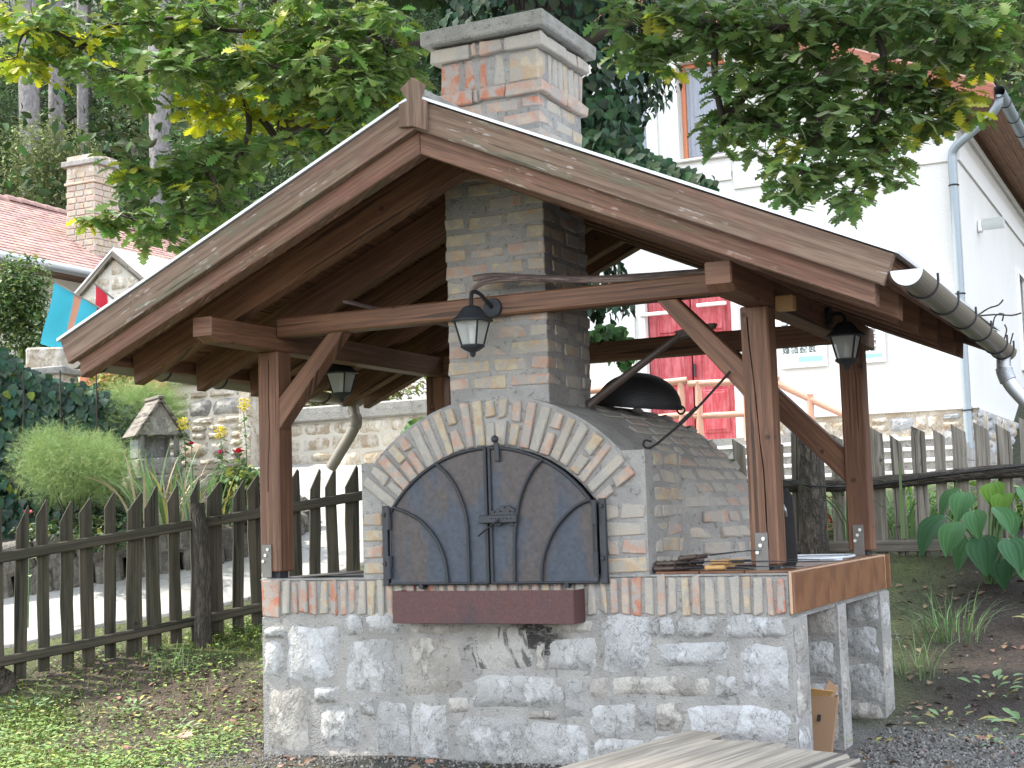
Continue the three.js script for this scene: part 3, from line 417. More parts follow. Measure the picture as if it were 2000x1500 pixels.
    const rim = [V(sgn * g2 * 1.6, .921, .01), V(sgn * mx, .921, .01)]; part(door, 'edge_strip', tube([V(sgn * .012, .922, .012), V(sgn * mx, .922, .012)], .008, 2, 6), M.ironDark);
    part(door, 'edge_strip', tube([V(sgn * .012, .922, .012), V(sgn * .012, 1.62, .012)], .009, 2, 6), M.ironDark);
    part(door, 'edge_strip', tube(pts.slice(2).map(p => V(p[0] * sgn, p[1] - .006, .012)), .009, 30, 6), M.ironDark);
    door.position.z += .024;
    const ribs = sgn < 0 ? [[[-.567, 1.328], [-.482, 1.296], [-.398, 1.249], [-.337, 1.188], [-.297, 1.128], [-.263, 1.045], [-.247, .925]], [[-.3, 1.549], [-.244, 1.501], [-.194, 1.435], [-.15, 1.342], [-.126, 1.242], [-.122, 1.115], [-.122, .925]]] : [[[.323, 1.548], [.272, 1.506], [.225, 1.437], [.188, 1.358], [.165, 1.27], [.15, 1.181], [.139, .925]], [[.574, 1.332], [.507, 1.308], [.438, 1.258], [.372, 1.185], [.326, 1.102], [.299, 1.019], [.291, .925]]];
    for (const r of ribs) part(door, 'rib', rib(r), M.ironDark);
    const hx = sgn * .628; part(oven, 'door_frame', boxUV(cbox(.034, .425, .03, .003), .5), M.ironDark, V(hx, 1.125, .016), Q0);
    for (const y of [1.01, 1.27]) { part(door, 'hinge', boxUV(new THREE.CylinderGeometry(.013, .013, .12, 10), .3), M.ironDark, V(sgn * .596, y, .024), Q0); part(oven, 'bolt', new THREE.CylinderGeometry(.011, .011, .02, 8), M.ironDark, V(hx, y + (sgn > 0 ? .03 : .02), .036), QX(Math.PI / 2)); }
    part(door, 'hinge_pin', new THREE.CylinderGeometry(.005, .005, .26, 6), M.ironDark, V(sgn * .585, 1.14, .02), Q0);
    if (sgn > 0) {
      part(door, 'latch_plate', boxUV(prism([[.02, 1.222], [.045, 1.214], [.07, 1.214], [.08, 1.225], [.12, 1.225], [.13, 1.213], [.165, 1.212], [.168, 1.28], [.15, 1.30], [.122, 1.318], [.08, 1.318], [.05, 1.297], [.02, 1.292]], .018, .026, .002), .4), M.ironDark);
      part(door, 'bolt_bar', boxUV(cbox(.215, .042, .014, .004), .4), M.ironDark, V(.062, 1.25, .034), Q0);
      for (const [hx2, hy] of [[.04, 1.285], [.075, 1.29], [.101, 1.308], [.13, 1.288], [.155, 1.284], [.032, 1.222], [.15, 1.222]]) part(door, 'rivet', new THREE.CylinderGeometry(.005, .005, .006, 7), M.black, V(hx2, hy, .027), QX(Math.PI / 2));
      for (let k = 0; k < 6; k++) part(door, 'rivet', new THREE.CylinderGeometry(.0035, .0035, .004, 6), M.black, V(.03 + k * .022, 1.252, .042), QX(Math.PI / 2));
      part(door, 'lever', tube([V(.075, 1.245, .05), V(.03, 1.215, .055), V(-.045, 1.165, .05)], .005, 10, 6), M.black);
      part(door, 'top_latch', boxUV(cbox(.026, .1, .014, .004), .3), M.ironDark, V(.062, 1.595, .02), QZ(.03)); part(door, 'knob', new THREE.SphereGeometry(.02, 10, 8), M.ironDark, V(.05, 1.662, .014), Q0);
    }
  }
  part(oven, 'inner_plate', boxUV(prism([[-.6, .95], [.58, .95], [.58, 1.3], [.35, 1.5], [0, 1.6], [-.35, 1.5], [-.58, 1.3]], -.2, -.14, 0), 1), M.black);
  // iron trough under the doors
  { const g3 = [cbox(1.03, .167, .006, .002).translate(-.005, .807, .148), cbox(1.03, .006, .145, .002).translate(-.005, .7265, .074), cbox(.006, .163, .14, .002).translate(-.517, .808, .073), cbox(.006, .163, .14, .002).translate(.507, .808, .073)];
    part(oven, 'ash_trough', boxUV(mergeGeometries(g3.map(g => boxUV(g, 1))), .9), M.rust); for (const x2 of [-.408, .429]) part(oven, 'peg', new THREE.CylinderGeometry(.013, .013, .05, 10), M.ironDark, V(x2, .907, .02), QX(Math.PI / 2)); }
}

// ------------------------------------------------------------------ wooden shelter over the oven
const shelter = thing('wooden_shelter', 'brown stained timber shelter with pitched roof standing round the oven', 'shelter', [0, 0.957, -0.9]);
const K = 0.448, TOP = 3.322;
{
  const posts = [[-1.439, -.134], [1.425, -.134], [1.445, -2.11], [-1.439, -2.11]];
  posts.forEach(([x, z], i) => {
    const p = beam(shelter, 'post', V(x, .99, z), V(x, 2.245, z), .139, .139, i < 2 ? M.stain : M.stainDark, null, .008);
    if (i < 2) { // a long drying crack, cut into the wood
      const ev = new Evaluator(); ev.useGroups = false; ev.attributes = ['position', 'uv', 'normal']; let br = new Brush(p.geometry.clone()); br.updateMatrixWorld(); const rc = mulberry(300 + i), N = 9; let off = i ? .02 : -.02;
      for (let k = 0; k < N; k++) { const a = -.55 + k * .125, n2 = off + (rc() - .5) * .014 - (i ? .004 : -.003), A = V(a, 0, off), B = V(a + .127, 0, n2), L = A.distanceTo(B); const g = boxUV(new THREE.BoxGeometry(L, .05, .0045 + .003 * rc())); g.rotateY(-Math.atan2(B.z - A.z, B.x - A.x)); g.translate((A.x + B.x) / 2, 0, (A.z + B.z) / 2); off = n2; if (!i && k < 3) continue; const c = new Brush(g); const toFront = V(0, 0, 1).applyQuaternion(p.quaternion.clone().invert()); c.position.copy(toFront.multiplyScalar(.0695)); if (Math.abs(toFront.z) > Math.abs(toFront.y)) { c.geometry.rotateX(Math.PI / 2); } c.updateMatrixWorld(); br = ev.evaluate(br, c, SUBTRACTION); }
      p.geometry = br.geometry; }
    const fx = x + (i === 0 ? -.02 : i === 1 ? -.012 : -.005), pl = part(shelter, 'post_bracket', boxUV(cbox(.064, i === 0 ? .185 : .19, .008, .002), .3), M.plate, V(fx, 1.052, z + .0745), Q0);
    for (const [bx, by] of [[.012, .065], [-.004, .033], [-.02, .0]]) part(pl, 'bolt', new THREE.CylinderGeometry(.0095, .0095, .01, 7), M.bolt, V(fx + bx, 1.052 + by, z + .082), QX(Math.PI / 2));
    part(shelter, 'post_foot', boxUV(cbox(.09, .04, .09, .003), .3), M.ironDark, V(x, .972, z), Q0);
  });
  for (const s of [-1, 1]) {
    const z0 = -2.5, z1 = .53, x0 = s * 1.44; // wall plates, with the chamfered nose
    const g = woodUV(prism([[-z1, 2.275], [-z1, 2.376], [-z0, 2.376], [-z0, 2.243], [-z1 + .06, 2.243]], -.063, .063, .006), 0, rnd(), rnd()); g.rotateY(Math.PI / 2); g.translate(x0, 0, 0); part(shelter, 'wall_plate', g, M.stain);
  }
  beam(shelter, 'tie_beam', V(-1.375, 2.373, -.12), V(1.375, 2.377, -.12), .12, .108, M.stain, null, .01);
  beam(shelter, 'tie_beam', V(-1.375, 2.325, -2.11), V(1.375, 2.325, -2.11), .12, .128, M.stainDark);
  for (const s of [-1, 1]) {
    part(shelter, 'brace', woodUV(prism([[s * 1.37, 1.79], [s * 1.37, 1.97], [s * 1.03, 2.319], [s * .925, 2.319]], -.165, -.07, .006), s * -.83, rnd(), rnd()), M.stain);
    part(shelter, 'brace', woodUV(prism([[s * 1.376, 1.40], [s * 1.376, 1.6], [s * .72, 2.26], [s * .53, 2.26]], -2.16, -2.065, .006), s * -.83, rnd(), rnd()), M.stainDark);
  }
  // rafters
  for (const s of [-1, 1]) {
    for (const z of [.62, .17, -.4, -.95, -1.5, -2.05, -2.33]) {
      const yt = 3.232, yb = z > .5 ? 3.04 : 3.035, e = z > .5 ? 2.16 : s < 0 || z > 0 ? 2.17 : 2.06;
      const pts = [[s * .001, yt], [s * e * 1.005, yt - K * e], [s * e, yb - .438 * e], [s * .001, yb]];
      const q = s > 0 ? pts.slice().reverse() : pts;
      part(shelter, 'rafter', woodUV(prism(q, z - .045, z + .045, .004), s * -Math.atan(K), rnd(), rnd()), z > .5 ? M.weathRed : z > 0 ? M.stain : M.stainDark, null, null, z > .5 ? 'outer rafter with worn red paint' : undefined);
    }
    // boards above the rafters, battens, sheet
    const L = Math.hypot(2.2, 2.2 * K), nb = 18, th = Math.atan(K), w = L / nb;
    for (let i = 0; i < nb; i++) { const d = (i + .5) * w, x = s * d * Math.cos(th), y = 3.248 - d * Math.sin(th); const g = woodUV(cbox(3.02, .02, w - .004, .002), 0, rnd(), rnd()); part(shelter, 'plank', g, M.plank, V(x, y + rr(-.001, .001), -.855), new THREE.Quaternion().multiplyQuaternions(QZ(s * -th), QY(Math.PI / 2))); }
    const slab = (y, t, x1, z0, z1) => prism([[0, y], [s * x1, y - K * x1], [s * x1, y - K * x1 - t], [0, y - t]].slice()[s > 0 ? 'reverse' : 'slice'](), z0, z1, 0);
    part(shelter, 'roof_deck', woodUV(slab(3.306, .034, 2.225, -2.38, .66), s * -th), M.stainDark);
    part(shelter, 'roof_sheet', boxUV(slab(3.328, .015, 2.275, -2.46, .725), 1), M.zinc);
    for (const z of [.691, -2.42]) { const b = [[s * .0, 3.306], [s * 2.258, 3.306 - K * 2.258], [s * 2.206, 2.168], [s * .0, 3.152]]; part(shelter, 'barge_board', woodUV(prism(s > 0 ? b.slice().reverse() : b, z - .024, z + .024, .004), s * -th, rnd(), rnd()), M.weath); }
    // eaves board end on
    part(shelter, 'eaves_board', woodUV(cbox(3.0, .12, .022, .003), 0, rnd(), rnd()), M.stainDark, V(s * 2.207, 2.245, -.87), new THREE.Quaternion().multiplyQuaternions(QZ(s * -.1), QY(Math.PI / 2)));
  }
  const fin = [[-.072, 3.13], [.08, 3.128], [.08, 3.275], [.05, 3.29], [.075, 3.358], [.008, 3.404], [-.064, 3.356], [-.022, 3.292], [-.072, 3.278]];
  part(shelter, 'ridge_board', woodUV(prism([[-.073, 3.165], [.004, 3.16], [.081, 3.128], [.081, 3.278], [.048, 3.292], [.074, 3.358], [.008, 3.404], [-.064, 3.356], [-.024, 3.294], [-.073, 3.28]].map(p => p), .716, .742, .004), 1.57, .2, .3), M.weath);
  part(shelter, 'ridge_cap', boxUV(tube([V(0, 3.345, .7), V(0, 3.345, -2.45)], .03, 4, 10), .6), M.cap);
  part(shelter, 'peg_block', woodUV(cbox(.09, .075, .07, .005), 0), M.handleLight, V(1.55, 2.262, -.2), Q0);
  // gutters
  for (const s of [-1, 1]) {
    const r = .066, za = s > 0 ? .7 : .56, zb = -2.42, cx = s * 2.302, gp = [], arc = 14;
    const half = (rad, zA, zB, yA, yB, th) => { const pos = [], idx = []; for (const [z, y] of [[zA, yA], [zB, yB]]) for (const q of [rad, rad - th]) for (let k = 0; k <= arc; k++) { const a = Math.PI + k / arc * Math.PI; pos.push(cx + Math.cos(a) * q, y + Math.sin(a) * q, z); } const n = arc + 1; for (let k = 0; k < arc; k++) { idx.push(k, k + 1, 2 * n + k, k + 1, 2 * n + k + 1, 2 * n + k); idx.push(n + k, 3 * n + k, n + k + 1, n + k + 1, 3 * n + k, 3 * n + k + 1); idx.push(k, n + k, k + 1, n + k, n + k + 1, k + 1); } idx.push(0, 2 * n, n, n, 2 * n, 3 * n, n - 1, 2 * n - 1, 3 * n - 1, 2 * n - 1, 4 * n - 1, 3 * n - 1); const g = new THREE.BufferGeometry(); g.setAttribute('position', new THREE.Float32BufferAttribute(pos, 3)); g.setIndex(idx); return boxUV(g, .6); };
    const gut = part(shelter, 'gutter', half(r, za, zb, 2.225, 2.17, .003), M.gutter);
    for (const z of [.35, -.2, -.75, -1.3, -1.95, -2.25]) { const y = lerp(2.225, 2.17, (za - z) / (za - zb)); const pts = []; for (let k = 0; k <= 12; k++) { const a = Math.PI + k / 12 * Math.PI; pts.push(V(cx + Math.cos(a) * (r + .003), y + Math.sin(a) * (r + .003), z)); } if (s > 0) { pts.push(V(cx + r + .003, y + .035, z)); } part(gut, 'gutter_bracket', tube(pts, .006, 16, 5), M.ironDark); }
    const cap = new THREE.Shape(); cap.absarc(cx, 2.225, r, Math.PI, 2 * Math.PI, false); part(gut, 'gutter_end', new THREE.ExtrudeGeometry(cap, { depth: .004, bevelEnabled: false }).translate(0, 0, za), s > 0 ? M.gutterEnd : M.gutter); part(gut, 'gutter_end', new THREE.ExtrudeGeometry(cap, { depth: .004, bevelEnabled: false }).translate(0, -.055, zb), M.gutter);
    // fall pipe with its corrugated bend
    const dz = -2.32, pts = s > 0 ? [V(2.3, 2.12, dz), V(2.3, 2.04, dz), V(2.325, 1.965, dz), V(2.4, 1.86, dz), V(2.62, 1.6, dz), V(2.75, 1.45, dz)] : [V(-2.302, 2.12, -2.36), V(-2.295, 2.06, -2.36), V(-2.285, 1.985, -2.36), V(-2.33, 1.9, -2.36), V(-2.42, 1.78, -2.36), V(-2.51, 1.66, -2.36)];
    const dp = part(shelter, 'downpipe', boxUV(tube(pts, .042, 40, 16), .5, 0, 0, 0, true), s > 0 ? M.galv : M.gutter);
    const cv = new THREE.CatmullRomCurve3(pts, false, 'centripetal'); for (let k = 0; k < 9; k++) { const t = (s > 0 ? .17 : .27) + k * .023, P = cv.getPoint(t), d = cv.getTangent(t); part(dp, 'pipe_ring', new THREE.TorusGeometry(.043, .0075, 6, 18), s > 0 ? M.galv : M.gutter, P, new THREE.Quaternion().setFromUnitVectors(V(0, 0, 1), d)); }
  }
}
{ const t = thing('twig', 'thin dry twigs caught in the right-hand gutter of the shelter', 'twig', [2.36, 2.25, -1.2]);
  for (const [z, pts] of [[-1.0, [[0, 0], [.05, .03], [.1, .045], [.12, .07]]], [-1.05, [[0, 0], [.08, .0], [.16, -.01], [.2, .0]]], [-1.5, [[0, -.02], [.02, .05], [.06, .06], [.05, .02]]], [-1.95, [[0, -.05], [.02, .02], [.01, .05]]], [-2.25, [[0, -.04], [.02, .03]]]]) part(t, 'stem', tube(pts.map((p, i) => V(2.35 + p[0], 2.225 + p[1], z - i * .01)), .0045, 8, 5), M.twig); }

// ------------------------------------------------------------------ lanterns
function lantern(label, p, arm) {
  const t = thing('wall_lantern', label, 'lantern', [p.x, p.y, p.z], 'black lanterns of the shelter'), at = (x, y, z) => V(p.x + x, p.y + y, p.z + z);
  const ring = (r0, r1, h) => { const g = new THREE.CylinderGeometry(r1, r0, h, 4, 1, true).rotateY(Math.PI / 4); return g; };
  part(t, 'glass', flat(ring(.058, .095, .125)), M.frost, at(0, .005, 0));
  for (let k = 0; k < 4; k++) { const a = k * Math.PI / 2 + Math.PI / 4, A = at(Math.cos(a) * .059, -.06, Math.sin(a) * .059), B = at(Math.cos(a) * .097, .07, Math.sin(a) * .097); part(t, 'glazing_bar', tube([A, B], .0055, 1, 5), M.black); }
  part(t, 'roof', new THREE.LatheGeometry([[.022, .15], [.045, .142], [.062, .12], [.08, .095], [.108, .075], [.113, .066], [.1, .063], [.02, .07]].map(q => new THREE.Vector2(...q)), 16), M.ironDark, at(0, 0, 0));
  part(t, 'base', new THREE.LatheGeometry([[.062, -.057], [.064, -.068], [.04, -.085], [.016, -.095], [.016, -.108], [.009, -.118], [.001, -.122]].map(q => new THREE.Vector2(...q)), 16), M.ironDark, at(0, 0, 0));
  part(t, 'bulb', new THREE.CylinderGeometry(.012, .016, .08, 8), M.white, at(0, -.01, 0));
  part(t, 'arm', tube(arm.map(q => at(...q)), .011, 20, 7), M.black); const e = arm[arm.length - 1];
  part(t, 'back_plate', new THREE.CylinderGeometry(.05, .055, .02, 16), M.ironDark, at(e[0], e[1], e[2]), e[3] ? QZ(Math.PI / 2) : QX(Math.PI / 2));
}
lantern('black lantern on the front tie beam before the chimney', V(-.037, 2.212, .09), [[0, .14, 0], [0, .19, 0], [.0, .225, -.02], [.02, .22, -.05], [.045, .175, -.1], [.052, .15, -.142]]);
lantern('black lantern under the right eaves in front of the white house wall', V(1.6, 2.13, -1.25), [[0, .14, 0], [0, .175, 0], [-.03, .2, 0], [-.085, .19, 0, 1]]);
lantern('black lantern under the left eaves beside the left diagonal brace', V(-1.6, 2.14, -1.1), [[0, .14, 0], [0, .175, 0], [.03, .2, 0], [.085, .19, 0, 1]]);

// ------------------------------------------------------------------ things kept on the oven
{ const t = thing('cauldron', 'black iron cauldron turned upside down on the oven vault', 'cauldron', [.44, 1.86, -1.05]);
  const prof = []; for (let k = 0; k <= 12; k++) { const a = k / 12 * Math.PI / 2; prof.push(new THREE.Vector2(.245 * Math.cos(a), .19 * Math.sin(a))); } prof.unshift(new THREE.Vector2(.235, -.005), new THREE.Vector2(.252, -.008), new THREE.Vector2(.252, .004));
  const q = new THREE.Quaternion().setFromEuler(new THREE.Euler(.06, 0, -.13)); part(t, 'bowl', new THREE.LatheGeometry(prof, 32), M.black, V(.44, 1.872, -1.05), q); part(t, 'ear', new THREE.TorusGeometry(.022, .006, 6, 12), M.black, V(.7, 1.83, -1.03), q); }
{ const t = thing('oven_peel', 'long dark oven peel leaning from the vault to the right brace', 'oven peel', [.3, 1.87, -.62]);
  part(t, 'handle', limb([V(.31, 1.86, -.62), V(.6, 2.06, -.66), V(.86, 2.235, -.7)], .026, .019, 10, 8, .05), M.handle);
  part(t, 'blade', woodUV(prism([[.82, 2.19], [1.02, 2.238], [1.03, 2.262], [.98, 2.262], [.8, 2.236]], -.74, -.68, .004), .6), M.handle); }
{ const t = thing('oven_poker', 'thin iron poker with a hooked end leaning on the right brace', 'poker', [.8, 1.58, -.2]);
  part(t, 'rod', tube([V(.85, 1.602, -.19), V(1.06, 1.735, -.12), V(1.3, 1.93, -.045)], .0065, 8, 7), M.black);
  part(t, 'hook', tube([V(.85, 1.602, -.19), V(.805, 1.585, -.19), V(.782, 1.6, -.19), V(.79, 1.625, -.19), V(.825, 1.618, -.19)], .006, 16, 6), M.black); part(t, 'grip', limb([V(1.0, 1.697, -.14), V(1.1, 1.77, -.108)], .011, .011, 3, 8), M.black); }
{ // skewers on the counter: each one a thing
  const sp = []; for (let i = 0; i < 15; i++) sp.push(i);
  const mk = (light) => { const t = thing('skewer', 'x', 'skewer', [0, 0, 0], light ? 'skewers with pale handles on the counter' : 'skewers with dark handles on the counter'); part(t, 'handle', mergeGeometries([limb([V(0, 0, 0), V(.05, 0, .002), V(.1, 0, 0)], .0125, .011, 5, 8, .3), new THREE.SphereGeometry(.0155, 8, 6).scale(1.2, 1, 1).translate(.004, 0, 0)]), light ? M.handleLight : M.handle); part(t, 'rod', limb([V(.115, 0, 0), V(.3, .002, 0), V(.47, -.004, .0)], .0028, .0022, 6, 5), M.ironDark); t.userData.label = light ? 'iron skewer with a pale yellow wooden handle beside the right front post' : 'iron skewer with a dark wooden handle in the bundle on the counter'; return t; };
  const dk = mk(false), lt = mk(true);
  const place = (o, x, y, z, ry, rz) => { o.position.set(x, y, z); o.rotation.set(0, ry, rz); };
  for (let i = 0; i < 12; i++) { let o = dk; if (i) { o = dk.clone(); o.name = numbered('skewer'); scene.add(o); o.userData = { ...dk.userData }; } place(o, .865 + (i % 5) * .022 + (i > 9 ? .12 : 0), .98 + Math.floor(i / 5) * .024, -.08 - (i % 5) * .042 + Math.floor(i / 5) * -.015, rr(-.3, .3), i > 8 ? rr(.0, .12) : rr(-.01, .03)); }
  for (let i = 0; i < 4; i++) { let o = lt; if (i) { o = lt.clone(); o.name = numbered('skewer'); scene.add(o); o.userData = { ...lt.userData }; } place(o, 1.13 + i * .018, .982 + (i % 2) * .024, -.075 - i * .035, rr(-.35, .1), .01); }
  place(dk, .862, .98, -.075, .05, .0);
}
{ const t = thing('oven_shovel', 'flat black iron shovel hanging blade down behind the right front post', 'shovel', [1.47, .96, -.32]);
  part(t, 'blade', boxUV(prism([[1.425, 1.0], [1.44, .968], [1.5, .968], [1.515, 1.0], [1.505, 1.32], [1.475, 1.36], [1.44, 1.32]], -.33, -.322, .001), .5), M.black); part(t, 'hook', tube([V(1.472, 1.22, -.315), V(1.475, 1.25, -.29), V(1.463, 1.275, -.3)], .006, 8, 6), M.galv); }
{ const t = thing('serving_tray', 'shiny flat metal tray lying on the tiled counter', 'tray', [1.36, .968, -1.25]); part(t, 'plate', boxUV(cbox(.36, .01, .5, .003), .4), M.gutterEnd, V(1.33, .974, -1.3), QY(.2)); part(t, 'rim', tube([V(1.15, .984, -1.05), V(1.5, .984, -1.05), V(1.5, .984, -1.55), V(1.15, .984, -1.55)], .006, 40, 6, true), M.gutterEnd); }
{ const t = thing('loose_board', 'thin grey board lying on the left end of the counter', 'board', [-1.0, .957, -.28]); part(t, 'board', woodUV(cbox(.5, .014, .2, .003), 0, .3, .2), M.greyw, V(-1.02, .974, -.22), new THREE.Quaternion().setFromEuler(new THREE.Euler(0, .05, .05))); }
{ const t = thing('forked_branch', 'peeled forked branch resting on the front tie beam', 'branch', [.3, 2.43, -.02]);
  part(t, 'branch', limb([V(-.055, 2.518, .02), V(.03, 2.522, .01), V(.2, 2.498, 0), V(.6, 2.455, -.05), V(1.24, 2.437, -.1)], .017, .022, 16, 9, .1), M.stick); part(t, 'fork', limb([V(.2, 2.492, .0), V(.08, 2.495, .03), V(-.01, 2.477, .05), V(-.065, 2.43, .05)], .02, .014, 10, 8, .12), M.stick); }
{ const t = thing('stick', 'short round stick lying across the left end of the tie beam', 'stick', [-.9, 2.47, -.2]); part(t, 'rod', limb([V(-.98, 2.505, -.15), V(-.5, 2.36, -.7), V(-.2, 2.3, -1.0)], .013, .012, 4, 8), M.stick); }
{ const t = thing('cardboard_box', 'torn brown cardboard carton leaning inside the stone niche', 'carton', [1.45, .0, -.7]);
  const q = new THREE.Quaternion().setFromEuler(new THREE.Euler(.0, .15, -.16)); const g = [cbox(.2, .3, .004, .001).translate(0, .15, .05), cbox(.2, .3, .004, .001).translate(0, .15, -.05), cbox(.004, .3, .1, .001).translate(-.1, .15, 0), cbox(.004, .3, .1, .001).translate(.1, .15, 0), cbox(.2, .004, .1, .001).translate(0, 0, 0)];
  part(t, 'carton', boxUV(mergeGeometries(g.map(x => boxUV(x, 1))), 1), M.card, V(1.45, .02, -.66), q);
  part(t, 'flap', boxUV(prism([[-.1, 0], [.1, 0], [.12, .035], [.02, .05], [-.08, .03]], -.002, .002, 0), 1), M.handleLight, V(1.47, .31, -.61), new THREE.Quaternion().setFromEuler(new THREE.Euler(.7, .15, -.16)));
  part(t, 'flap', boxUV(prism([[-.05, 0], [.04, 0], [.06, .06], [-.03, .08]], -.002, .002, 0), 1), M.card, V(1.55, .3, -.66), new THREE.Quaternion().setFromEuler(new THREE.Euler(.3, 1.1, -.6)));
  part(t, 'paper', flat(new THREE.IcosahedronGeometry(.06, 1)), M.card, V(1.41, .33, -.68)).scale.set(1, .6, .8);
  const mark = new THREE.PlaneGeometry(.03, .05); part(t, 'printed_mark', mark, M.black, V(1.512, .2, -.6), q).scale.set(.6, .7, 1); }

// ------------------------------------------------------------------ garden table in front
{ const t = thing('garden_table', 'weathered grey plank table cut off by the bottom edge', 'table', [2.6, 0, 4.3]);
  const e0 = V(2.225, .74, 3.385), across = V(.79, 0, .61).normalize(), along = V(-.17, 0, .985).normalize(), W = [.085, .215, .2, .06, .2, .2]; let s = 0;
  for (const w of W) { const A = e0.clone().addScaledVector(across, s + w / 2).addScaledVector(along, rr(-.012, .012)); A.y = .721 + rr(-.002, .002); const B = A.clone().addScaledVector(along, 1.5); part(t, 'plank', woodUV(cbox(1.5, .036, w, .006, .012), 0, rnd(), rnd()), M.tablew, A.clone().add(B).multiplyScalar(.5), beamQ(A, B)); s += w + .013; }
  for (const [a, b] of [[.25, .12], [.25, .95], [1.25, .12], [1.25, .95]]) { const p = e0.clone().addScaledVector(along, a).addScaledVector(across, b); part(t, 'leg', woodUV(cbox(.09, .7, .09, .006), 1.57), M.greyw, V(p.x, .35, p.z)); }
  for (const a of [.25, 1.25]) { const A = e0.clone().addScaledVector(along, a), B = A.clone().addScaledVector(across, 1.05); A.y = B.y = .67; beam(t, 'bearer', A, B, .08, .06, M.greyw); } }

// ------------------------------------------------------------------ fences
function picket(w, h, cut, side) {                            // waney-edged board with a slanted top; side: where the tip stands
  const n = 5, l = [], r = []; for (let i = 0; i <= n; i++) { const j = i === 0 || i === n ? .3 : 1; l.push([-w / 2 + rr(-.006, .006) * j, h * i / n * (i === n ? 1 : 1)]); r.push([w / 2 + rr(-.006, .006) * j, h * i / n]); }
  l[n][1] = h - (side > 0 ? cut : 0); r[n][1] = h - (side > 0 ? cut * .12 : cut); const tip = side > 0 ? [[w * .38, h]] : [[-w * .46, h]];
  return woodUV(prism([...l, ...tip, ...r.reverse()], -.011, .011, .002), Math.PI / 2, rnd(), rnd());
}
{
  const t = thing('picket_fence', 'dark mossy picket fence with pointed boards on the left along the path', 'fence', [-3.5, .4, -2.1]);
  const A = V(-4.228, 0, -1.0), B = V(-2.70, 0, -3.02), d = B.clone().sub(A).normalize(), ang = Math.atan2(-d.z, d.x), q = QY(ang), n = V(-d.z, 0, d.x).multiplyScalar(1); if (n.dot(V(1, 0, 1)) < 0) n.negate();
  const L = A.distanceTo(B), at = s => A.clone().addScaledVector(d, s), bot = s => lerp(.235, .60, s / L), topR = s => lerp(1.105, 1.458, s / L), botR = s => lerp(.385, .755, s / L);
  for (let i = -5; i < 17; i++) { const s = i * .1555 + rr(-.008, .008), p = at(s); if (i === 8) continue; p.y = bot(s) + rr(-.02, .02) + .0; const h = lerp(1.225, 1.12, s / L) + rr(-.015, .015); part(t, 'picket', picket(rr(.078, .116), h, rr(.11, .18), 1), M.mossw, p, new THREE.Quaternion().multiplyQuaternions(q, QZ(rr(-.028, .028)))); }
  { const p = at(8 * .1555); p.y = bot(8 * .1555); part(t, 'picket', picket(.075, 1.2, .13, 1), M.mossw, p.addScaledVector(n, -.0), q); }
  for (const [f, hh] of [[topR, .075], [botR, .07]]) for (const [s0, s1] of [[-.9, 1.25], [1.27, L + .1]]) { const a = at(s0).addScaledVector(n, .034), b = at(s1).addScaledVector(n, .034); a.y = f(s0); b.y = f(s1); beam(t, 'rail', a, b, .04, hh, M.mossw, null, .008); }
  const p = at(1.26).addScaledVector(n, .11); part(t, 'post', limb([V(p.x, bot(1.26) - .2, p.z), V(p.x + .01, .9, p.z), V(p.x - .02, 1.43, p.z + .01)], .068, .05, 12, 10, .22), M.bark);
}
{
  const t = thing('picket_fence', 'grey board fence with slanted tops before the white house on the right', 'fence', [1, .85, -5]);
  for (let i = 0; i < 17; i++) { const x = -.18 + i * .163 + rr(-.012, .012); part(t, 'picket', picket(rr(.088, .112), rr(.97, 1.04) + (x > 1.5 ? .02 : 0), rr(.05, .075), -1), M.fencew, V(x, .84 + rr(-.015, .015) + .01 * x, -5), QZ(rr(-.02, .02))); }
  part(t, 'rail', limb([V(-.4, 1.47, -4.95), V(.5, 1.43, -4.94), V(1.2, 1.45, -4.945), V(1.9, 1.49, -4.945), V(2.9, 1.47, -4.95)], .05, .055, 20, 10, .12), M.bark);
  beam(t, 'rail', V(-.5, .94, -4.96), V(2.9, .93, -4.96), .04, .09, M.greyw);
  part(t, 'post', limb([V(.45, .6, -4.86), V(.46, 1.2, -4.86), V(.47, 1.87, -4.87), V(.475, 1.905, -4.87)], .115, .095, 14, 14, .16), M.bark);
  part(t, 'cable', tube([V(-.3, 1.5, -4.88), V(.1, 1.51, -4.87), V(.5, 1.43, -4.74), V(.9, 1.42, -4.87), V(1.5, 1.48, -4.885), V(2.6, 1.56, -4.885)], .007, 40, 5), M.black);
}

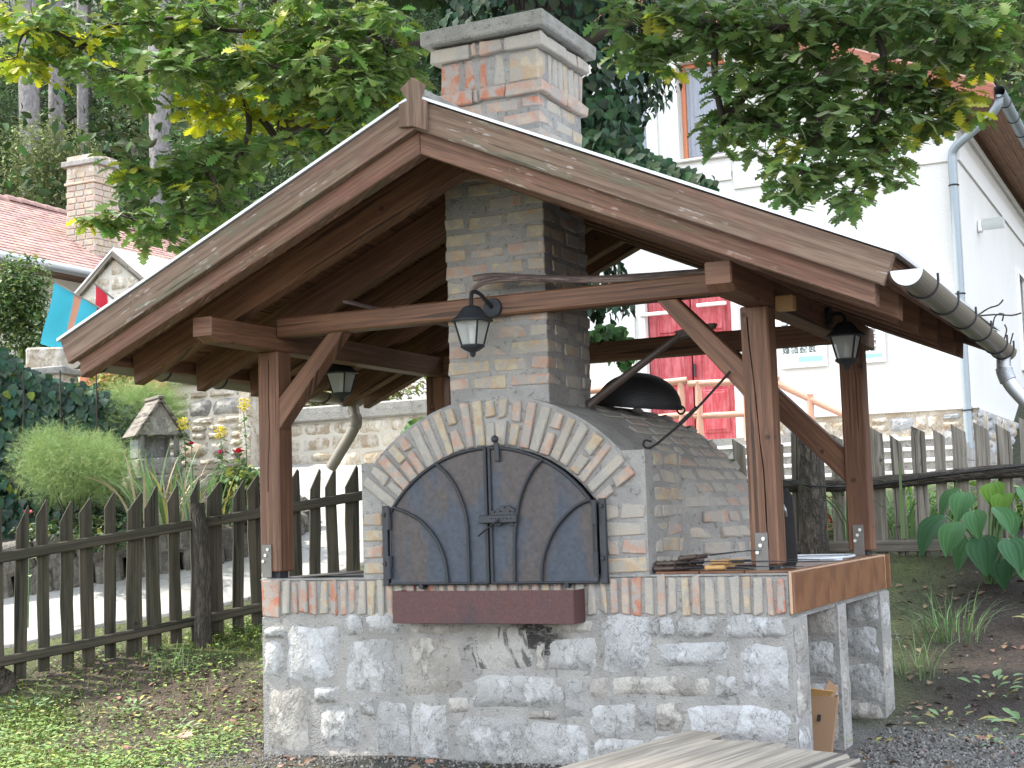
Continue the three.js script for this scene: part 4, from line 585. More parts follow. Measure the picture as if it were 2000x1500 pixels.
// ------------------------------------------------------------------ white house on the right
{
  const t = thing('white_house', 'large white rendered house with red double door and grey downpipe on the right', 'house', [-3.5, 2, -16]);
  const zf = -12.25, xr = .70, xl = -8, zb = -26, ye = 6.42, rx = -3.65;
  const wins = [[-3.02, 6.14, .69, 1.4], [-4.2, 6.14, .69, 1.62], [-5.9, 6.14, .69, 1.62]];
  const sh = new THREE.Shape([[xl, 1.2], [xr, 1.2], [xr, ye + .12], [rx, ye + .12 + (xr - rx) * .43], [xl, ye + .12]].map(p => new THREE.Vector2(...p)));
  const hole = (x, y, w, h) => { const p = new THREE.Path(); p.moveTo(x, y); p.lineTo(x, y + h); p.lineTo(x + w, y + h); p.lineTo(x + w, y); p.closePath(); sh.holes.push(p); };
  for (const w of wins) hole(...w); hole(-3.67, 2.18, 1.31, 2.35);
  const wall = part(t, 'wall', boxUV(new THREE.ExtrudeGeometry(sh, { depth: .4, bevelEnabled: false }).translate(0, 0, zf - .4), 2.2), M.plaster);
  const side = new THREE.Shape([[zf - .4, 1.2], [zb, 1.2], [zb, ye], [zf - .4, ye]].map(p => new THREE.Vector2(-p[0], p[1]))); const hp = new THREE.Path(); for (const [a, b] of [[17.95, 3.4], [17.95, 5.0], [18.9, 5.0], [18.9, 3.4]]) (hp.curves.length || hp.currentPoint.x ? hp.lineTo(a, b) : hp.moveTo(a, b)); hp.closePath(); side.holes.push(hp);
  part(t, 'wall', boxUV(new THREE.ExtrudeGeometry(side, { depth: .4, bevelEnabled: false }).rotateY(Math.PI / 2).translate(xr - .4, 0, 0), 2.2), M.plaster);
  part(t, 'wall', boxUV(new THREE.BoxGeometry(.4, ye - 1.2, zf - .4 - zb).translate(xl + .2, (ye + 1.2) / 2, (zf - .4 + zb) / 2), 2.2), M.plaster);
  const win = part(t, 'window', boxUV(new THREE.BoxGeometry(.08, 1.6, .95).translate(xr - .12, 4.2, -18.42), 1), M.pane); part(win, 'frame', boxUV(mergeGeometries([new THREE.BoxGeometry(.06, 1.66, .07).translate(xr + .02, 4.2, -17.95), new THREE.BoxGeometry(.06, 1.66, .07).translate(xr + .02, 4.2, -18.9), new THREE.BoxGeometry(.06, .07, .88).translate(xr + .02, 5.0, -18.42), new THREE.BoxGeometry(.06, .07, .88).translate(xr + .02, 3.4, -18.42)].map(g => boxUV(g)))), M.white);
  for (const [x, y, w, h] of wins) {
    const wn = part(t, 'window', boxUV(prism([[x, y], [x + w, y], [x + w, y + h], [x, y + h]], zf - .17, zf - .165, 0)), M.pane);
    const cp = []; for (let k = 0; k <= 60; k++) cp.push(Math.sin(k * 1.05) * .012); const pos = [], idx = []; cp.forEach((c, k) => { pos.push(x + w * k / 60, y, zf - .26 + c, x + w * k / 60, y + h, zf - .26 + c * .7); if (k) idx.push(k * 2 - 2, k * 2, k * 2 - 1, k * 2, k * 2 + 1, k * 2 - 1); }); const cg = new THREE.BufferGeometry(); cg.setAttribute('position', new THREE.Float32BufferAttribute(pos, 3)); cg.setIndex(idx); part(wn, 'curtain', boxUV(cg), M.curtain);
    for (const [a, b, c, d] of [[x, x + .055, y, y + h], [x + w - .055, x + w, y, y + h], [x + .055, x + w - .055, y, y + .06], [x + .055, x + w - .055, y + h - .06, y + h]]) part(wn, 'frame', boxUV(cbox(b - a, d - c, .07, .008)), M.orangew, V((a + b) / 2, (c + d) / 2, zf - .16));
    part(wn, 'sill', boxUV(cbox(w + .12, .035, .14, .006)), M.trim, V(x + w / 2, y - .02, zf + .03)); part(wn, 'apron', boxUV(cbox(w + .06, .26, .03, .004)), M.trim, V(x + w / 2, y - .17, zf + .012));
    part(wn, 'surround', boxUV(cbox(.16, h + .1, .045, .006)), M.trim, V(x - .085, y + h / 2 + .02, zf + .02)); part(wn, 'surround', boxUV(cbox(.16, h + .1, .045, .006)), M.trim, V(x + w + .085, y + h / 2 + .02, zf + .02));
  }
  // string courses on the front and round the corner
  for (const [y, h, o] of [[5.77, .26, .03], [6.17, .1, .05]]) { part(t, 'cornice', boxUV(prism([[-2.27, y - h / 2], [xr + o, y - h / 2], [xr + o, y + h / 2], [-2.27, y + h / 2]], zf - .002, zf + o, .006)), M.trim); part(t, 'cornice', boxUV(new THREE.BoxGeometry(o, h, zf - zb - .002).translate(xr + o / 2, y, (zf + zb) / 2 - .002)), M.trim); }
  part(t, 'corner_strip', boxUV(prism([[-8, 5.78], [-2.3, 5.78], [-2.3, 5.9], [-8, 5.9]], zf, zf + .03, .006)), M.trim);
  // stone-faced plinth
  const pl = part(t, 'plinth', boxUV(new THREE.BoxGeometry(2.95, 1.24, .08).translate(-.72, 1.82, zf + .04), .9), M.stones[3]);
  rubble(pl, V(-2.2, 1.4, zf + .085), V(1, 0, 0), V(0, 1, 0), 2.95, 1.0, [.12, .3, .14, .42], [M.stones[3], M.stones[3], M.stones[1]], .03, 5);
  const pl2 = part(t, 'plinth', boxUV(new THREE.BoxGeometry(.08, 1.24, 9).translate(xr + .04, 1.815, zf - 4.44), .9), M.stones[1]);
  rubble(pl2, V(xr + .085, 1.5, zf + .08), V(0, 0, -1), V(0, 1, 0), 7, .94, [.12, .3, .16, .5], [M.stones[1], M.stones[0], M.stones[3]], .03, 6);
  part(t, 'plinth_cap', boxUV(prism([[-2.2, 2.44], [xr + .1, 2.44], [xr + .1, 2.475], [-2.2, 2.475]], zf + .002, zf + .11, .006)), M.trim);
  // door of two leaves
  const dl = (x0, x1) => { const d = part(t, 'door', boxUV(cbox(x1 - x0, 2.3, .06, .006).translate((x0 + x1) / 2, 3.34, zf - .12), .8), M.red), w = x1 - x0; for (const [a, b] of [[2.32, 2.92], [3.0, 3.62], [3.7, 4.32]]) { part(d, 'panel', boxUV(prism([[x0 + .13, a], [x1 - .1, a], [x1 - .1, b], [x0 + .13, b]], zf - .1, zf - .062, .016), .8), M.red); part(d, 'panel', boxUV(prism([[x0 + .17, a + .04], [x1 - .14, a + .04], [x1 - .14, b - .04], [x0 + .17, b - .04]], zf - .07, zf - .045, .012), .8), M.red); } return d; };
  dl(-3.63, -3.02); const d2 = dl(-3.0, -2.4); part(d2, 'handle', boxUV(cbox(.03, .18, .03, .005)), M.ironDark, V(-2.97, 3.2, zf - .06));
  part(t, 'door_frame', boxUV(prism([[-3.74, 2.18], [-3.64, 2.18], [-3.64, 4.5], [-2.39, 4.5], [-2.39, 2.18], [-2.29, 2.18], [-2.29, 4.6], [-3.74, 4.6]], zf - .1, zf + .03, .006)), M.trim);
  part(t, 'light_tube', boxUV(cbox(.42, .05, .05, .01)), M.white, V(-2.66, 4.08, zf + .04)); part(t, 'light_tube', boxUV(cbox(.42, .05, .05, .01)), M.white, V(-3.5, 4.02, zf + .04));
  part(t, 'wall_cabinet', boxUV(cbox(1.0, 1.5, .05, .01)), M.trim, V(-4.3, 3.3, zf + .02));
  // roof, verge, soffit, gutter, fall pipe
  const K2 = .43, run = 1.25 - rx, roofS = s => prism([[rx, ye + .28 + (xr - rx) * K2], [rx + s * run, ye + .28 + (xr - rx) * K2 - run * K2], [rx + s * run, ye + .16 + (xr - rx) * K2 - run * K2], [rx, ye + .16 + (xr - rx) * K2]].slice()[s > 0 ? 'reverse' : 'slice'](), zb - .4, -11.8, .004);
  for (const s of [1, -1]) { part(t, 'roof', boxUV(roofS(s), 1), M.roofTile); const y0 = ye + .25 + (xr - rx) * K2, y1 = y0 - run * K2; part(t, 'verge_board', woodUV(prism([[rx, y0], [rx + s * run, y1], [rx + s * run, y1 - .2], [rx, y0 - .2]].slice()[s > 0 ? 'reverse' : 'slice'](), -11.79, -11.755, .004), s * -.4), M.verge);
    part(t, 'verge_soffit', boxUV(prism([[rx, y0 - .1], [rx + s * run, y1 - .1], [rx + s * run, y1 - .115], [rx, y0 - .115]].slice()[s > 0 ? 'reverse' : 'slice'](), zf + .002, -11.8, 0), 1), M.soffit); }
  for (let k = 0; k < 3; k++) part(t, 'soffit_board', woodUV(new THREE.BoxGeometry(.17, .02, 13.6).rotateY(0), Math.PI / 2, rnd(), .1), M.soffit, V(.82 + k * .176, 6.33 - k * .004, -18.7));
  part(t, 'eaves_board', woodUV(new THREE.BoxGeometry(.03, .14, 13.8), Math.PI / 2), M.soffit, V(1.235, 6.36, -18.7)); part(t, 'eaves_board', woodUV(new THREE.BoxGeometry(.05, .1, 13.6), Math.PI / 2), M.stainDark, V(.735, 6.29, -18.7));
  const gut = part(t, 'gutter', boxUV(tube([V(1.31, 6.33, -11.75), V(1.31, 6.33, -26)], .075, 2, 16), .6, 0, 0, 0, true), M.pipe); for (let k = 0; k < 9; k++) part(gut, 'gutter_bracket', new THREE.TorusGeometry(.079, .008, 5, 18), M.ironDark, V(1.31, 6.33, -12.3 - k * .85));
  const dp = part(t, 'downpipe', boxUV(tube([V(1.3, 6.3, -11.85), V(1.285, 6.2, -11.85), V(1.2, 6.1, -11.9), V(.85, 5.88, -12.05), V(.72, 5.8, -12.1), V(.655, 5.72, -12.13), V(.65, 5.6, -12.13), V(.65, 4, -12.13), V(.65, 1.6, -12.13)].map(v => v), .055, 60, 14), .6, 0, 0, 0, true), M.pipe); for (const y of [5.3, 3.9, 2.42]) part(dp, 'pipe_clip', new THREE.TorusGeometry(.06, .01, 5, 16), M.ironDark, V(.65, y, -12.13), QX(Math.PI / 2));
}
{ // notice boards: photos printed in rows and a blue band
  const board = (label, x0, x1, y0, y1, seed) => { const t = thing('notice_board', label, 'notice board', [(x0 + x1) / 2, y0, -12.24]);
    const cv = document.createElement('canvas'); cv.width = 256; cv.height = 256; const c = cv.getContext('2d'); c.fillStyle = '#f1f3f4'; c.fillRect(0, 0, 256, 256); const r = mulberry(seed);
    for (let row = 0; row < 5; row++) for (let k = 0; k < 4; k++) { const x = 14 + k * 50 , y = 14 + row * 38; for (let a = 0; a < 6; a++) for (let b = 0; b < 5; b++) { const g = 40 + Math.floor(r() * 150); c.fillStyle = `rgb(${g},${g + 6},${g + 4})`; c.fillRect(x + a * 7, y + b * 6, 7, 6); } }
    c.fillStyle = '#8fd0d4'; c.fillRect(104, 212, 140, 28); const tx = new THREE.CanvasTexture(cv); tx.colorSpace = THREE.SRGBColorSpace;
    part(t, 'frame', boxUV(cbox(x1 - x0 + .05, y1 - y0 + .05, .03, .005)), M.trim, V((x0 + x1) / 2, (y0 + y1) / 2, -12.225)); part(t, 'print', new THREE.PlaneGeometry(x1 - x0, y1 - y0), std({ map: tx, roughness: .5 }), V((x0 + x1) / 2, (y0 + y1) / 2, -12.206)); };
  board('larger notice board with small photographs on the house wall left of the right lantern', -1.73, -1.13, 3.14, 3.86, 3); board('smaller notice board with small photographs beside the back right post of the shelter', -.83, -.36, 3.14, 3.68, 4); }
{ const t = thing('wall_lamp', 'small clear bulkhead lamp on the right side wall of the white house', 'lamp', [.72, 5, -14]); part(t, 'base', boxUV(cbox(.05, .16, .16, .01)), M.white, V(.73, 5.03, -13.75)); part(t, 'shade', new THREE.CylinderGeometry(.08, .08, .3, 14), M.frost, V(.9, 5.05, -13.75), QZ(Math.PI / 2)); }
{ // terrace, steps and rail before the red door
  const t = thing('entrance_steps', 'concrete terrace with grey and white steps before the red door', 'steps', [-2, 1.5, -11]);
  part(t, 'terrace', boxUV(new THREE.BoxGeometry(4.6, 1.4, 1.72).translate(-3.6, 1.44, -11.36), 1), M.pave);
  for (let k = 0; k < 4; k++) { part(t, 'step', boxUV(new THREE.BoxGeometry(2.6 , .14, 3.2 - k * .34).translate(-.35 - (k > 2 ? .3 : 0), 1.53 + k * .135, -10.6 - k * .17), 1), M.stones[2]); part(t, 'step_edge', boxUV(cbox(2.62, .04, .05, .005)), M.trim, V(-.35 - (k > 2 ? .3 : 0), 1.6 + k * .135, -9.0 - k * .34 + .0)); }
  const r = thing('wooden_railing', 'peach coloured round wood railing before the red door and down the steps', 'railing', [-2, 2, -10.5]); const pole = (n, a, b, w) => part(r, n, limb([a, a.clone().lerp(b, .5).add(V(0, rr(-.01, .01), 0)), b], w, w * .95, 6, 10, .06), M.peach);
  pole('handrail', V(-4.6, 2.82, -10.5), V(-2.47, 2.895, -10.5), .048); pole('handrail', V(-2.46, 2.85, -10.5), V(-1.3, 2.83, -10.5), .042); pole('handrail', V(-1.34, 2.79, -10.5), V(-.42, 2.29, -10.5), .045); pole('rail', V(-4.6, 2.42, -10.5), V(-2.3, 2.47, -10.5), .042); pole('rail', V(-2.4, 2.44, -10.5), V(-1.3, 2.43, -10.5), .04);
  for (const [x, y0, y1] of [[-4.4, 2.1, 2.83], [-2.56, 2.1, 2.87], [-2.33, 2.1, 2.87], [-1.72, 2.1, 2.82], [-.93, 1.9, 2.62], [-.5, 1.7, 2.36]]) pole('post', V(x, y0, -10.5), V(x, y1, -10.5), .045); }

// ------------------------------------------------------------------ stone walls of the garden
{
  const t = thing('garden_wall', 'sunlit rubble garden wall with concrete coping behind the left post', 'stone wall', [-5, 1.9, -7.05]);
  const core = part(t, 'wall', boxUV(new THREE.BoxGeometry(3.0, 1.0, .34).translate(-4.75, 1.9, -7.07), .9), M.cream); rubble(core, V(-6.25, 1.6, -6.896), V(1, 0, 0), V(0, 1, 0), 3.0, .78, [.13, .27, .18, .46], [M.stones[3], M.creamStone, M.stones[3], M.creamStone], .03, 11);
  part(t, 'coping', boxUV(cbox(3.04, .17, .44, .02, .02), .9), M.cap, V(-4.75, 2.475, -7.05));
  const u = thing('garden_wall', 'taller irregular rubble wall behind the flower bed and the little stone house', 'stone wall', [-7.5, 1.9, -7]);
  const c2 = part(u, 'wall', boxUV(prism([[-10, 1.3], [-6.28, 1.3], [-6.28, 2.8], [-7.1, 2.92], [-10, 3.05]], -7.25, -6.86, .01), .9), M.cream); rubble(c2, V(-9.9, 1.6, -6.855), V(1, 0, 0), V(0, 1, 0), 3.6, 1.24, [.09, .26, .16, .5], [M.stones[3], M.stones[2], M.creamStone, M.stones[3]], .045, 12);
  part(u, 'pier', boxUV(cbox(.18, 1.5, .5, .02, .03), .8), M.stones[3], V(-6.35, 2.05, -6.8)); part(u, 'coping', boxUV(cbox(1.6, .08, .5, .015, .02), .9), M.cap, V(-7.0, 2.93, -7.05), QZ(-.06)); }
{ const t = thing('stone_pillar', 'pale stone gate pillar beside the left end of the shelter roof', 'pillar', [-8.1, 2.0, -5.35]); part(t, 'shaft', boxUV(cbox(.42, 1.9, .42, .02, .03), .8), M.stones[3], V(-8.08, 2.3, -5.38), QY(.3)); part(t, 'cap', boxUV(cbox(.5, .08, .5, .015, .02), .8), M.cap, V(-8.08, 3.0, -5.38), QY(.3)); }
{ const t = thing('plank_fence', 'orange brown upright board fence under the left eaves', 'fence', [-8, 2.6, -6.5]); for (let i = 0; i < 10; i++) part(t, 'board', woodUV(cbox(.09, .75, .025, .004), 1.57, rnd(), rnd()), M.orangew, V(-8.55 + i * .1, 2.83, -6.4 - i * .03), QY(.3)); beam(t, 'rail', V(-8.6, 2.95, -6.42), V(-7.6, 2.95, -6.73), .04, .06, M.orangew); }
{ const t = thing('garden_lamp', 'small grey garden lamp on the rubble wall under the left gutter', 'lamp', [-7.6, 2.95, -7]); part(t, 'shade', new THREE.LatheGeometry([[.0, .22], [.03, .2], [.035, .08], [.09, .02], [.1, 0], [.02, 0]].map(q => new THREE.Vector2(...q)), 14), M.galv, V(-7.66, 2.97, -6.95)); }

// ------------------------------------------------------------------ houses on the left
{
  const t = thing('tiled_house', 'long cream house with pinkish clay tile roof and brick chimney at the upper left', 'house', [-17, 3, -16]);
  const xe = -14, ye = 5.72, xr = -17.2, yr = 7.62, za = 2, zb = -24;
  part(t, 'wall', boxUV(new THREE.BoxGeometry(5.4, 3.6, za - zb - 1).translate(-17.2, 4.0, (za + zb) / 2), 2), M.ochreWall);
  part(t, 'eaves_board', new THREE.BoxGeometry(.5, .1, za - zb).translate(-14.3, 5.68, (za + zb) / 2), M.stainDark);
  const rows = 22, tw = .19, gs = []; const tile = cbox(.16, .022, .18, .004, 0); // rows of flat tiles, slightly proud of one another
  const slope = Math.atan2(yr - ye, xe - xr), L = Math.hypot(yr - ye, xe - xr), list = [];
  for (let i = 0; i < rows; i++) for (let z = za; z > zb; z -= tw) { const d = (i + .5) / rows * L, q = QZ(-slope + .07), c = lerp(.75, 1.15, rnd()); list.push([mat4(V(xe - d * Math.cos(slope), ye + d * Math.sin(slope) + .03 + rr(0, .006), z + (i % 2) * tw / 2), q, 1), col(c, c * rr(.9, 1.02), c * rr(.88, 1.02))]); }
  stuffPart(t, 'roof_tiles', instances(boxUV(tile, .3), M.roofTile, list));
  part(t, 'roof', boxUV(prism([[xe, ye - .06], [xr, yr - .06], [xr - 3.2, ye - .06]], 0, za - zb, 0).translate(0, 0, zb), 1), M.roofTile);
  for (let z = za; z > zb; z -= .34) part(t, 'ridge_tile', cache.get('ridge') || (cache.set('ridge', boxUV(new THREE.CylinderGeometry(.12, .1, .36, 8, 1, false, 0, Math.PI).rotateZ(Math.PI / 2).rotateY(Math.PI / 2).rotateZ(0), .5)), cache.get('ridge')), M.roofTile, V(xr, yr + rr(-.02, .02), z));
  part(t, 'gutter', boxUV(tube([V(xe + .08, 5.72, za), V(xe + .08, 5.66, zb)], .085, 2, 12), .6, 0, 0, 0, true), M.galv);
  const ch = part(t, 'chimney', boxUV(new THREE.BoxGeometry(.66, 2.4, .66).translate(-15.3, 7.05, -14.1), .8), M.stones[3]);
  for (let j = 0; j < 16; j++) for (let k = 0; k < 3; k++) { const y = 6.1 + j * .118, o = (j % 2) * .1 - .05; if (y > 7.95) continue; part(ch, 'brick', brickGeo(.2, .1, .03), M.bricks[pick([0, 0, 1])], V(-15.3 - .22 + k * .22 + o * .4, y, -13.765), Q0); part(ch, 'brick', brickGeo(.2, .1, .03), M.bricks[pick([0, 0, 1])], V(-14.965, y, -14.1 - .22 + k * .22 + o * .4), QR); }
  for (const [y, w, h] of [[7.72, .74, .05], [8.1, .82, .1]]) part(ch, 'chimney_band', boxUV(cbox(w, h, w, .01), .7), y > 8 ? M.cap : M.bricks[0], V(-15.3, y, -14.1));
}
{
  const t = thing('stone_gatehouse', 'small stone gabled porch with a light grey roof behind the two flags', 'porch', [-11.2, 2.5, -10.6]);
  const ax = -11.19, ay = 5.36, w = 1.35, sl = .80; const g = part(t, 'wall', boxUV(prism([[ax - w, 2.2], [ax + w, 2.2], [ax + w, ay - w * sl], [ax, ay], [ax - w, ay - w * sl]], -11.6, -10.0, .01), .9), M.cream);
  rubble(g, V(ax - w, 2.6, -9.995), V(1, 0, 0), V(0, 1, 0), 2 * w, ay - 2.65, [.16, .28, .22, .44], [M.creamStone, M.stones[3], M.creamStone], .03, 21, P => Math.abs(P.x - ax) > (ay - P.y) / sl - .1);
  for (const s of [-1, 1]) { part(t, 'verge_board', woodUV(prism([[ax, ay + .04], [ax + s * (w + .15), ay + .04 - (w + .15) * sl], [ax + s * (w + .15), ay - .06 - (w + .15) * sl], [ax, ay - .06]], -9.99, -9.92, .004), s * -.67), M.tablew); part(t, 'roof', boxUV(prism([[ax, ay + .09], [ax + s * (w + .2), ay + .09 - (w + .2) * sl], [ax + s * (w + .2), ay + .04 - (w + .2) * sl], [ax, ay + .04]], -11.8, -9.94, .004), 1), M.zinc); }
}
{
  const flag = (label, pts, n, colour, pole) => { const t = thing('flag', label, 'flag', [pts[0].x, pts[0].y, pts[0].z]); const [a, b, c, d] = pts, pos = [], idx = [], cl = []; const m = 10;
    for (let j = 0; j <= m; j++) for (let i = 0; i <= n; i++) { const u = i / n, v = j / m, p = a.clone().lerp(b, u).lerp(d.clone().lerp(c, u), v); p.z += Math.sin(u * 9 + v * 2) * .03 * (.3 + v); p.x += Math.sin(v * 5 + u * 3) * .015; pos.push(p.x, p.y, p.z); cl.push(...colour(u, v)); }
    for (let j = 0; j < m; j++) for (let i = 0; i < n; i++) { const k = j * (n + 1) + i, l = k + n + 1; idx.push(k, l, k + 1, l, l + 1, k + 1); }
    const g = new THREE.BufferGeometry(); g.setAttribute('position', new THREE.Float32BufferAttribute(pos, 3)); g.setAttribute('color', new THREE.Float32BufferAttribute(cl, 3)); g.setIndex(idx); g.computeVertexNormals(); const fm = leafMat(1, 1, 1, .3); fm.vertexColors = true; part(t, 'cloth', g, fm); part(t, 'pole', tube(pole, .012, 4, 7), M.tablew); };
  flag('turquoise flag with an orange stripe hanging from a slanted pole', [V(-7.99, 3.99, -5.32), V(-7.58, 3.70, -5.55), V(-7.7, 3.1, -5.52), V(-8.14, 3.32, -5.32)], 24, u => u > .42 && u < .6 ? [.55, .27, .17] : [.05, .42, .55], [V(-8.02, 4.01, -5.31), V(-7.3, 3.51, -5.72)]);
  flag('narrow red white and green flag hanging beside the turquoise flag', [V(-7.93, 4.04, -5.92), V(-7.62, 3.78, -6.05), V(-7.45, 3.2, -6.1), V(-8.0, 3.3, -5.95)], 18, u => u < .36 ? [.55, .02, .04] : u < .68 ? [.8, .8, .78] : [.03, .3, .12], [V(-7.95, 4.06, -5.91), V(-7.1, 3.3, -6.25)]);
}

// ------------------------------------------------------------------ shrubs, ivy, flowers
const green = (y = 0, k = 1) => { const b = rr(.75, 1.25) * k; return y > rnd() ? col(.30 * b, .29 * b, .03 * b) : col(rr(.055, .095) * b, rr(.105, .155) * b, rr(.03, .055) * b); };
{ // ivy that covers the wall on the left
  const t = thing('ivy_hedge', 'dark glossy ivy covering the wall at the left edge', 'ivy', [-6.5, 1.2, -3.7]); const list = [];
  const HA = V(-7.5, 0, -2.45), HB = V(-5.88, 0, -4.12), HD = HB.clone().sub(HA), HN = V(.716, 0, .694), topY = s => lerp(3.0, 2.5, sst(.35, 1.0, s)) + .05 * Math.sin(s * 17);
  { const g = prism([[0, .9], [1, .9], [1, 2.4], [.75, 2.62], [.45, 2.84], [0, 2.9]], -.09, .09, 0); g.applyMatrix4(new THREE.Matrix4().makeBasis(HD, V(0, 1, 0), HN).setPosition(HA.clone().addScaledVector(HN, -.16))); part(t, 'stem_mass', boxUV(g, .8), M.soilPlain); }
  for (let i = 0; i < 6500; i++) { const s = rnd() * 1.03, v = Math.pow(rnd(), .75), P = HA.clone().addScaledVector(HD, s).addScaledVector(HN, rr(-.08, .2) * (1 - .3 * v)); P.y = lerp(1.05, topY(s), v) + rr(-.05, .05); if (v > .97) P.addScaledVector(HN, rr(-.35, 0)); const n = HN.clone().add(V(rr(-.5, .5), .35 + rr(-.4, .5), rr(-.5, .5))).normalize(), d = V(rr(-.7, .7), -1, rr(-.6, .6)).addScaledVector(HN, .25); list.push({ p: P, q: leafQ(d, n), s: rr(.07, .125), c: rnd() < .03 ? col(.2, .25, .04) : col(rr(.03, .055), rr(.065, .105), rr(.045, .065)), g: i % 2 }); }
  leaves(t, IVY, list, 300, 'leaf', LEAFD);
  for (let k = 0; k < 5; k++) part(t, 'stem', tube([V(-6.9 + k * .22, 2.75, -2.82 - k * .24), V(-6.86 + k * .22, 2.3, -2.78 - k * .24), V(-6.88 + k * .22, 1.7, -2.76 - k * .24)], .008, 8, 5), M.twig);
}
function feathery(label, c, r, seed, n, grp) {               // soft mound of thread-fine foliage
  rnd = mulberry(seed); const t = thing('feathery_shrub', label, 'shrub', [c[0], c[1] - r[1], c[2]]); const list = []; const spr = [];
  for (let k = 0; k < 9; k++) { const tt = k / 9, s = k % 2 ? 1 : -1; const g = new THREE.BufferGeometry(); const a = V(0, tt, 0), b = V(s * .32 * (1 - tt * .6), tt + .24, rr(-.2, .2)), w = .012; g.setAttribute('position', new THREE.Float32BufferAttribute([a.x - w, a.y, 0, a.x + w, a.y, 0, b.x, b.y, b.z], 3)); g.computeVertexNormals(); spr.push(g); }
  { const g = new THREE.BufferGeometry(); g.setAttribute('position', new THREE.Float32BufferAttribute([-.014, 0, 0, .014, 0, 0, 0, 1.1, 0], 3)); g.computeVertexNormals(); spr.push(g); } const sprig = mergeGeometries(spr);
  const lob = []; for (let k = 0; k < 13; k++) { const d = rdir(); d.y = Math.abs(d.y) * 1.1 - .45; lob.push([d.multiplyScalar(rr(.35, .62)), rr(.38, .52)]); }
  for (let i = 0; i < n; i++) { const [o, q] = pick(lob), d = rdir(), k = Math.pow(rnd(), .5) * q * (rnd() < .06 ? 1.5 : 1); const P = V(c[0] + (o.x + d.x * k) * r[0] * 1.1, c[1] + (o.y + d.y * k) * r[1] * 1.05, c[2] + (o.z + d.z * k) * r[2] * 1.1); const up = d.clone().multiplyScalar(.55).add(o.clone().multiplyScalar(.25)).add(V(rr(-1, 1), .15 + rr(-.8, .7), rr(-1, 1))).normalize(); const b = rr(.75, 1.3), y = rnd() < .35; list.push([mat4(P, new THREE.Quaternion().setFromUnitVectors(V(0, 1, 0), up).multiply(QY(rnd() * 6)), rr(.04, .085)), y ? col(.38 * b, .44 * b, .17 * b) : col(.25 * b, .37 * b, .13 * b)]); }
  stuffPart(t, 'foliage', instances(sprig, leafMat(1, 1, 1, .35), list)); for (let k = 0; k < 7; k++) { const a = k * .9; part(t, 'stem', limb([V(c[0], c[1] - r[1], c[2]), V(c[0] + Math.cos(a) * r[0] * .3, c[1] - r[1] * .3, c[2] + Math.sin(a) * r[2] * .3), V(c[0] + Math.cos(a) * r[0] * .4, c[1], c[2] + Math.sin(a) * r[2] * .4)], .008, .003, 5, 5), M.twig); }
  if (grp) t.userData.group = grp;
}
feathery('round feathery light green shrub at the far left behind the pickets', [-5.54, 1.76, -2.95], [.58, .56, .5], 31, 25000);
feathery('feathery shrub behind the roof of the little stone house', [-5.86, 2.36, -4.28], [.5, .48, .45], 32, 17000);
rnd = mulberry(55);
function bush(name, label, c, r, n, sz, colour, seed, geo = OVAL, cat = 'bush') { rnd = mulberry(seed); const t = thing(name, label, cat, [c[0], c[1] - r[1], c[2]]); const list = [], lob = []; for (let k = 0; k < 9; k++) lob.push([rdir().multiplyScalar(.55), rr(.4, .62)]);
  for (let i = 0; i < n; i++) { const [o, q] = pick(lob), d = rdir(), k = Math.pow(rnd(), .4) * q; const P = V(c[0] + (o.x + d.x * k) * r[0], c[1] + (o.y + d.y * k) * r[1], c[2] + (o.z + d.z * k) * r[2]); list.push([mat4(P, leafQ(V(rr(-1, 1), rr(-.7, .5), rr(-1, 1)), V(rr(-.6, .6), 1, rr(-.6, .6))), rr(sz * .7, sz * 1.3)), colour()]); }
  geo.forEach((g, gi) => stuffPart(t, 'foliage', instances(g, sz > .15 ? LEAFF : LEAFI, list.filter((_, i) => i % geo.length === gi)))); const b = V(c[0], c[1] - r[1], c[2]); for (let k = 0; k < 5; k++) { const [o] = lob[k]; part(t, 'stem', limb([b, b.clone().lerp(V(c[0], c[1], c[2]), .5), V(c[0] + o.x * r[0], c[1] + o.y * r[1], c[2] + o.z * r[2])], .03 * r[1], .012 * r[1], 5, 6), M.twig); } return t; }
bush('garden_shrub', 'tall light green shrub before the cream house at the left edge', [-9.75, 3.85, -6.8], [.72, .95, .6], 5200, .09, () => { const b = rr(.7, 1.3); return rnd() < .4 ? col(.20 * b, .26 * b, .07 * b) : col(.08 * b, .15 * b, .045 * b); }, 61);
bush('garden_shrub', 'low yellow green bush on the wall between the ivy and the feathery shrub', [-6.75, 2.75, -4.9], [.4, .28, .35], 700, .08, () => col(rr(.16, .3), rr(.2, .3), .04), 62);
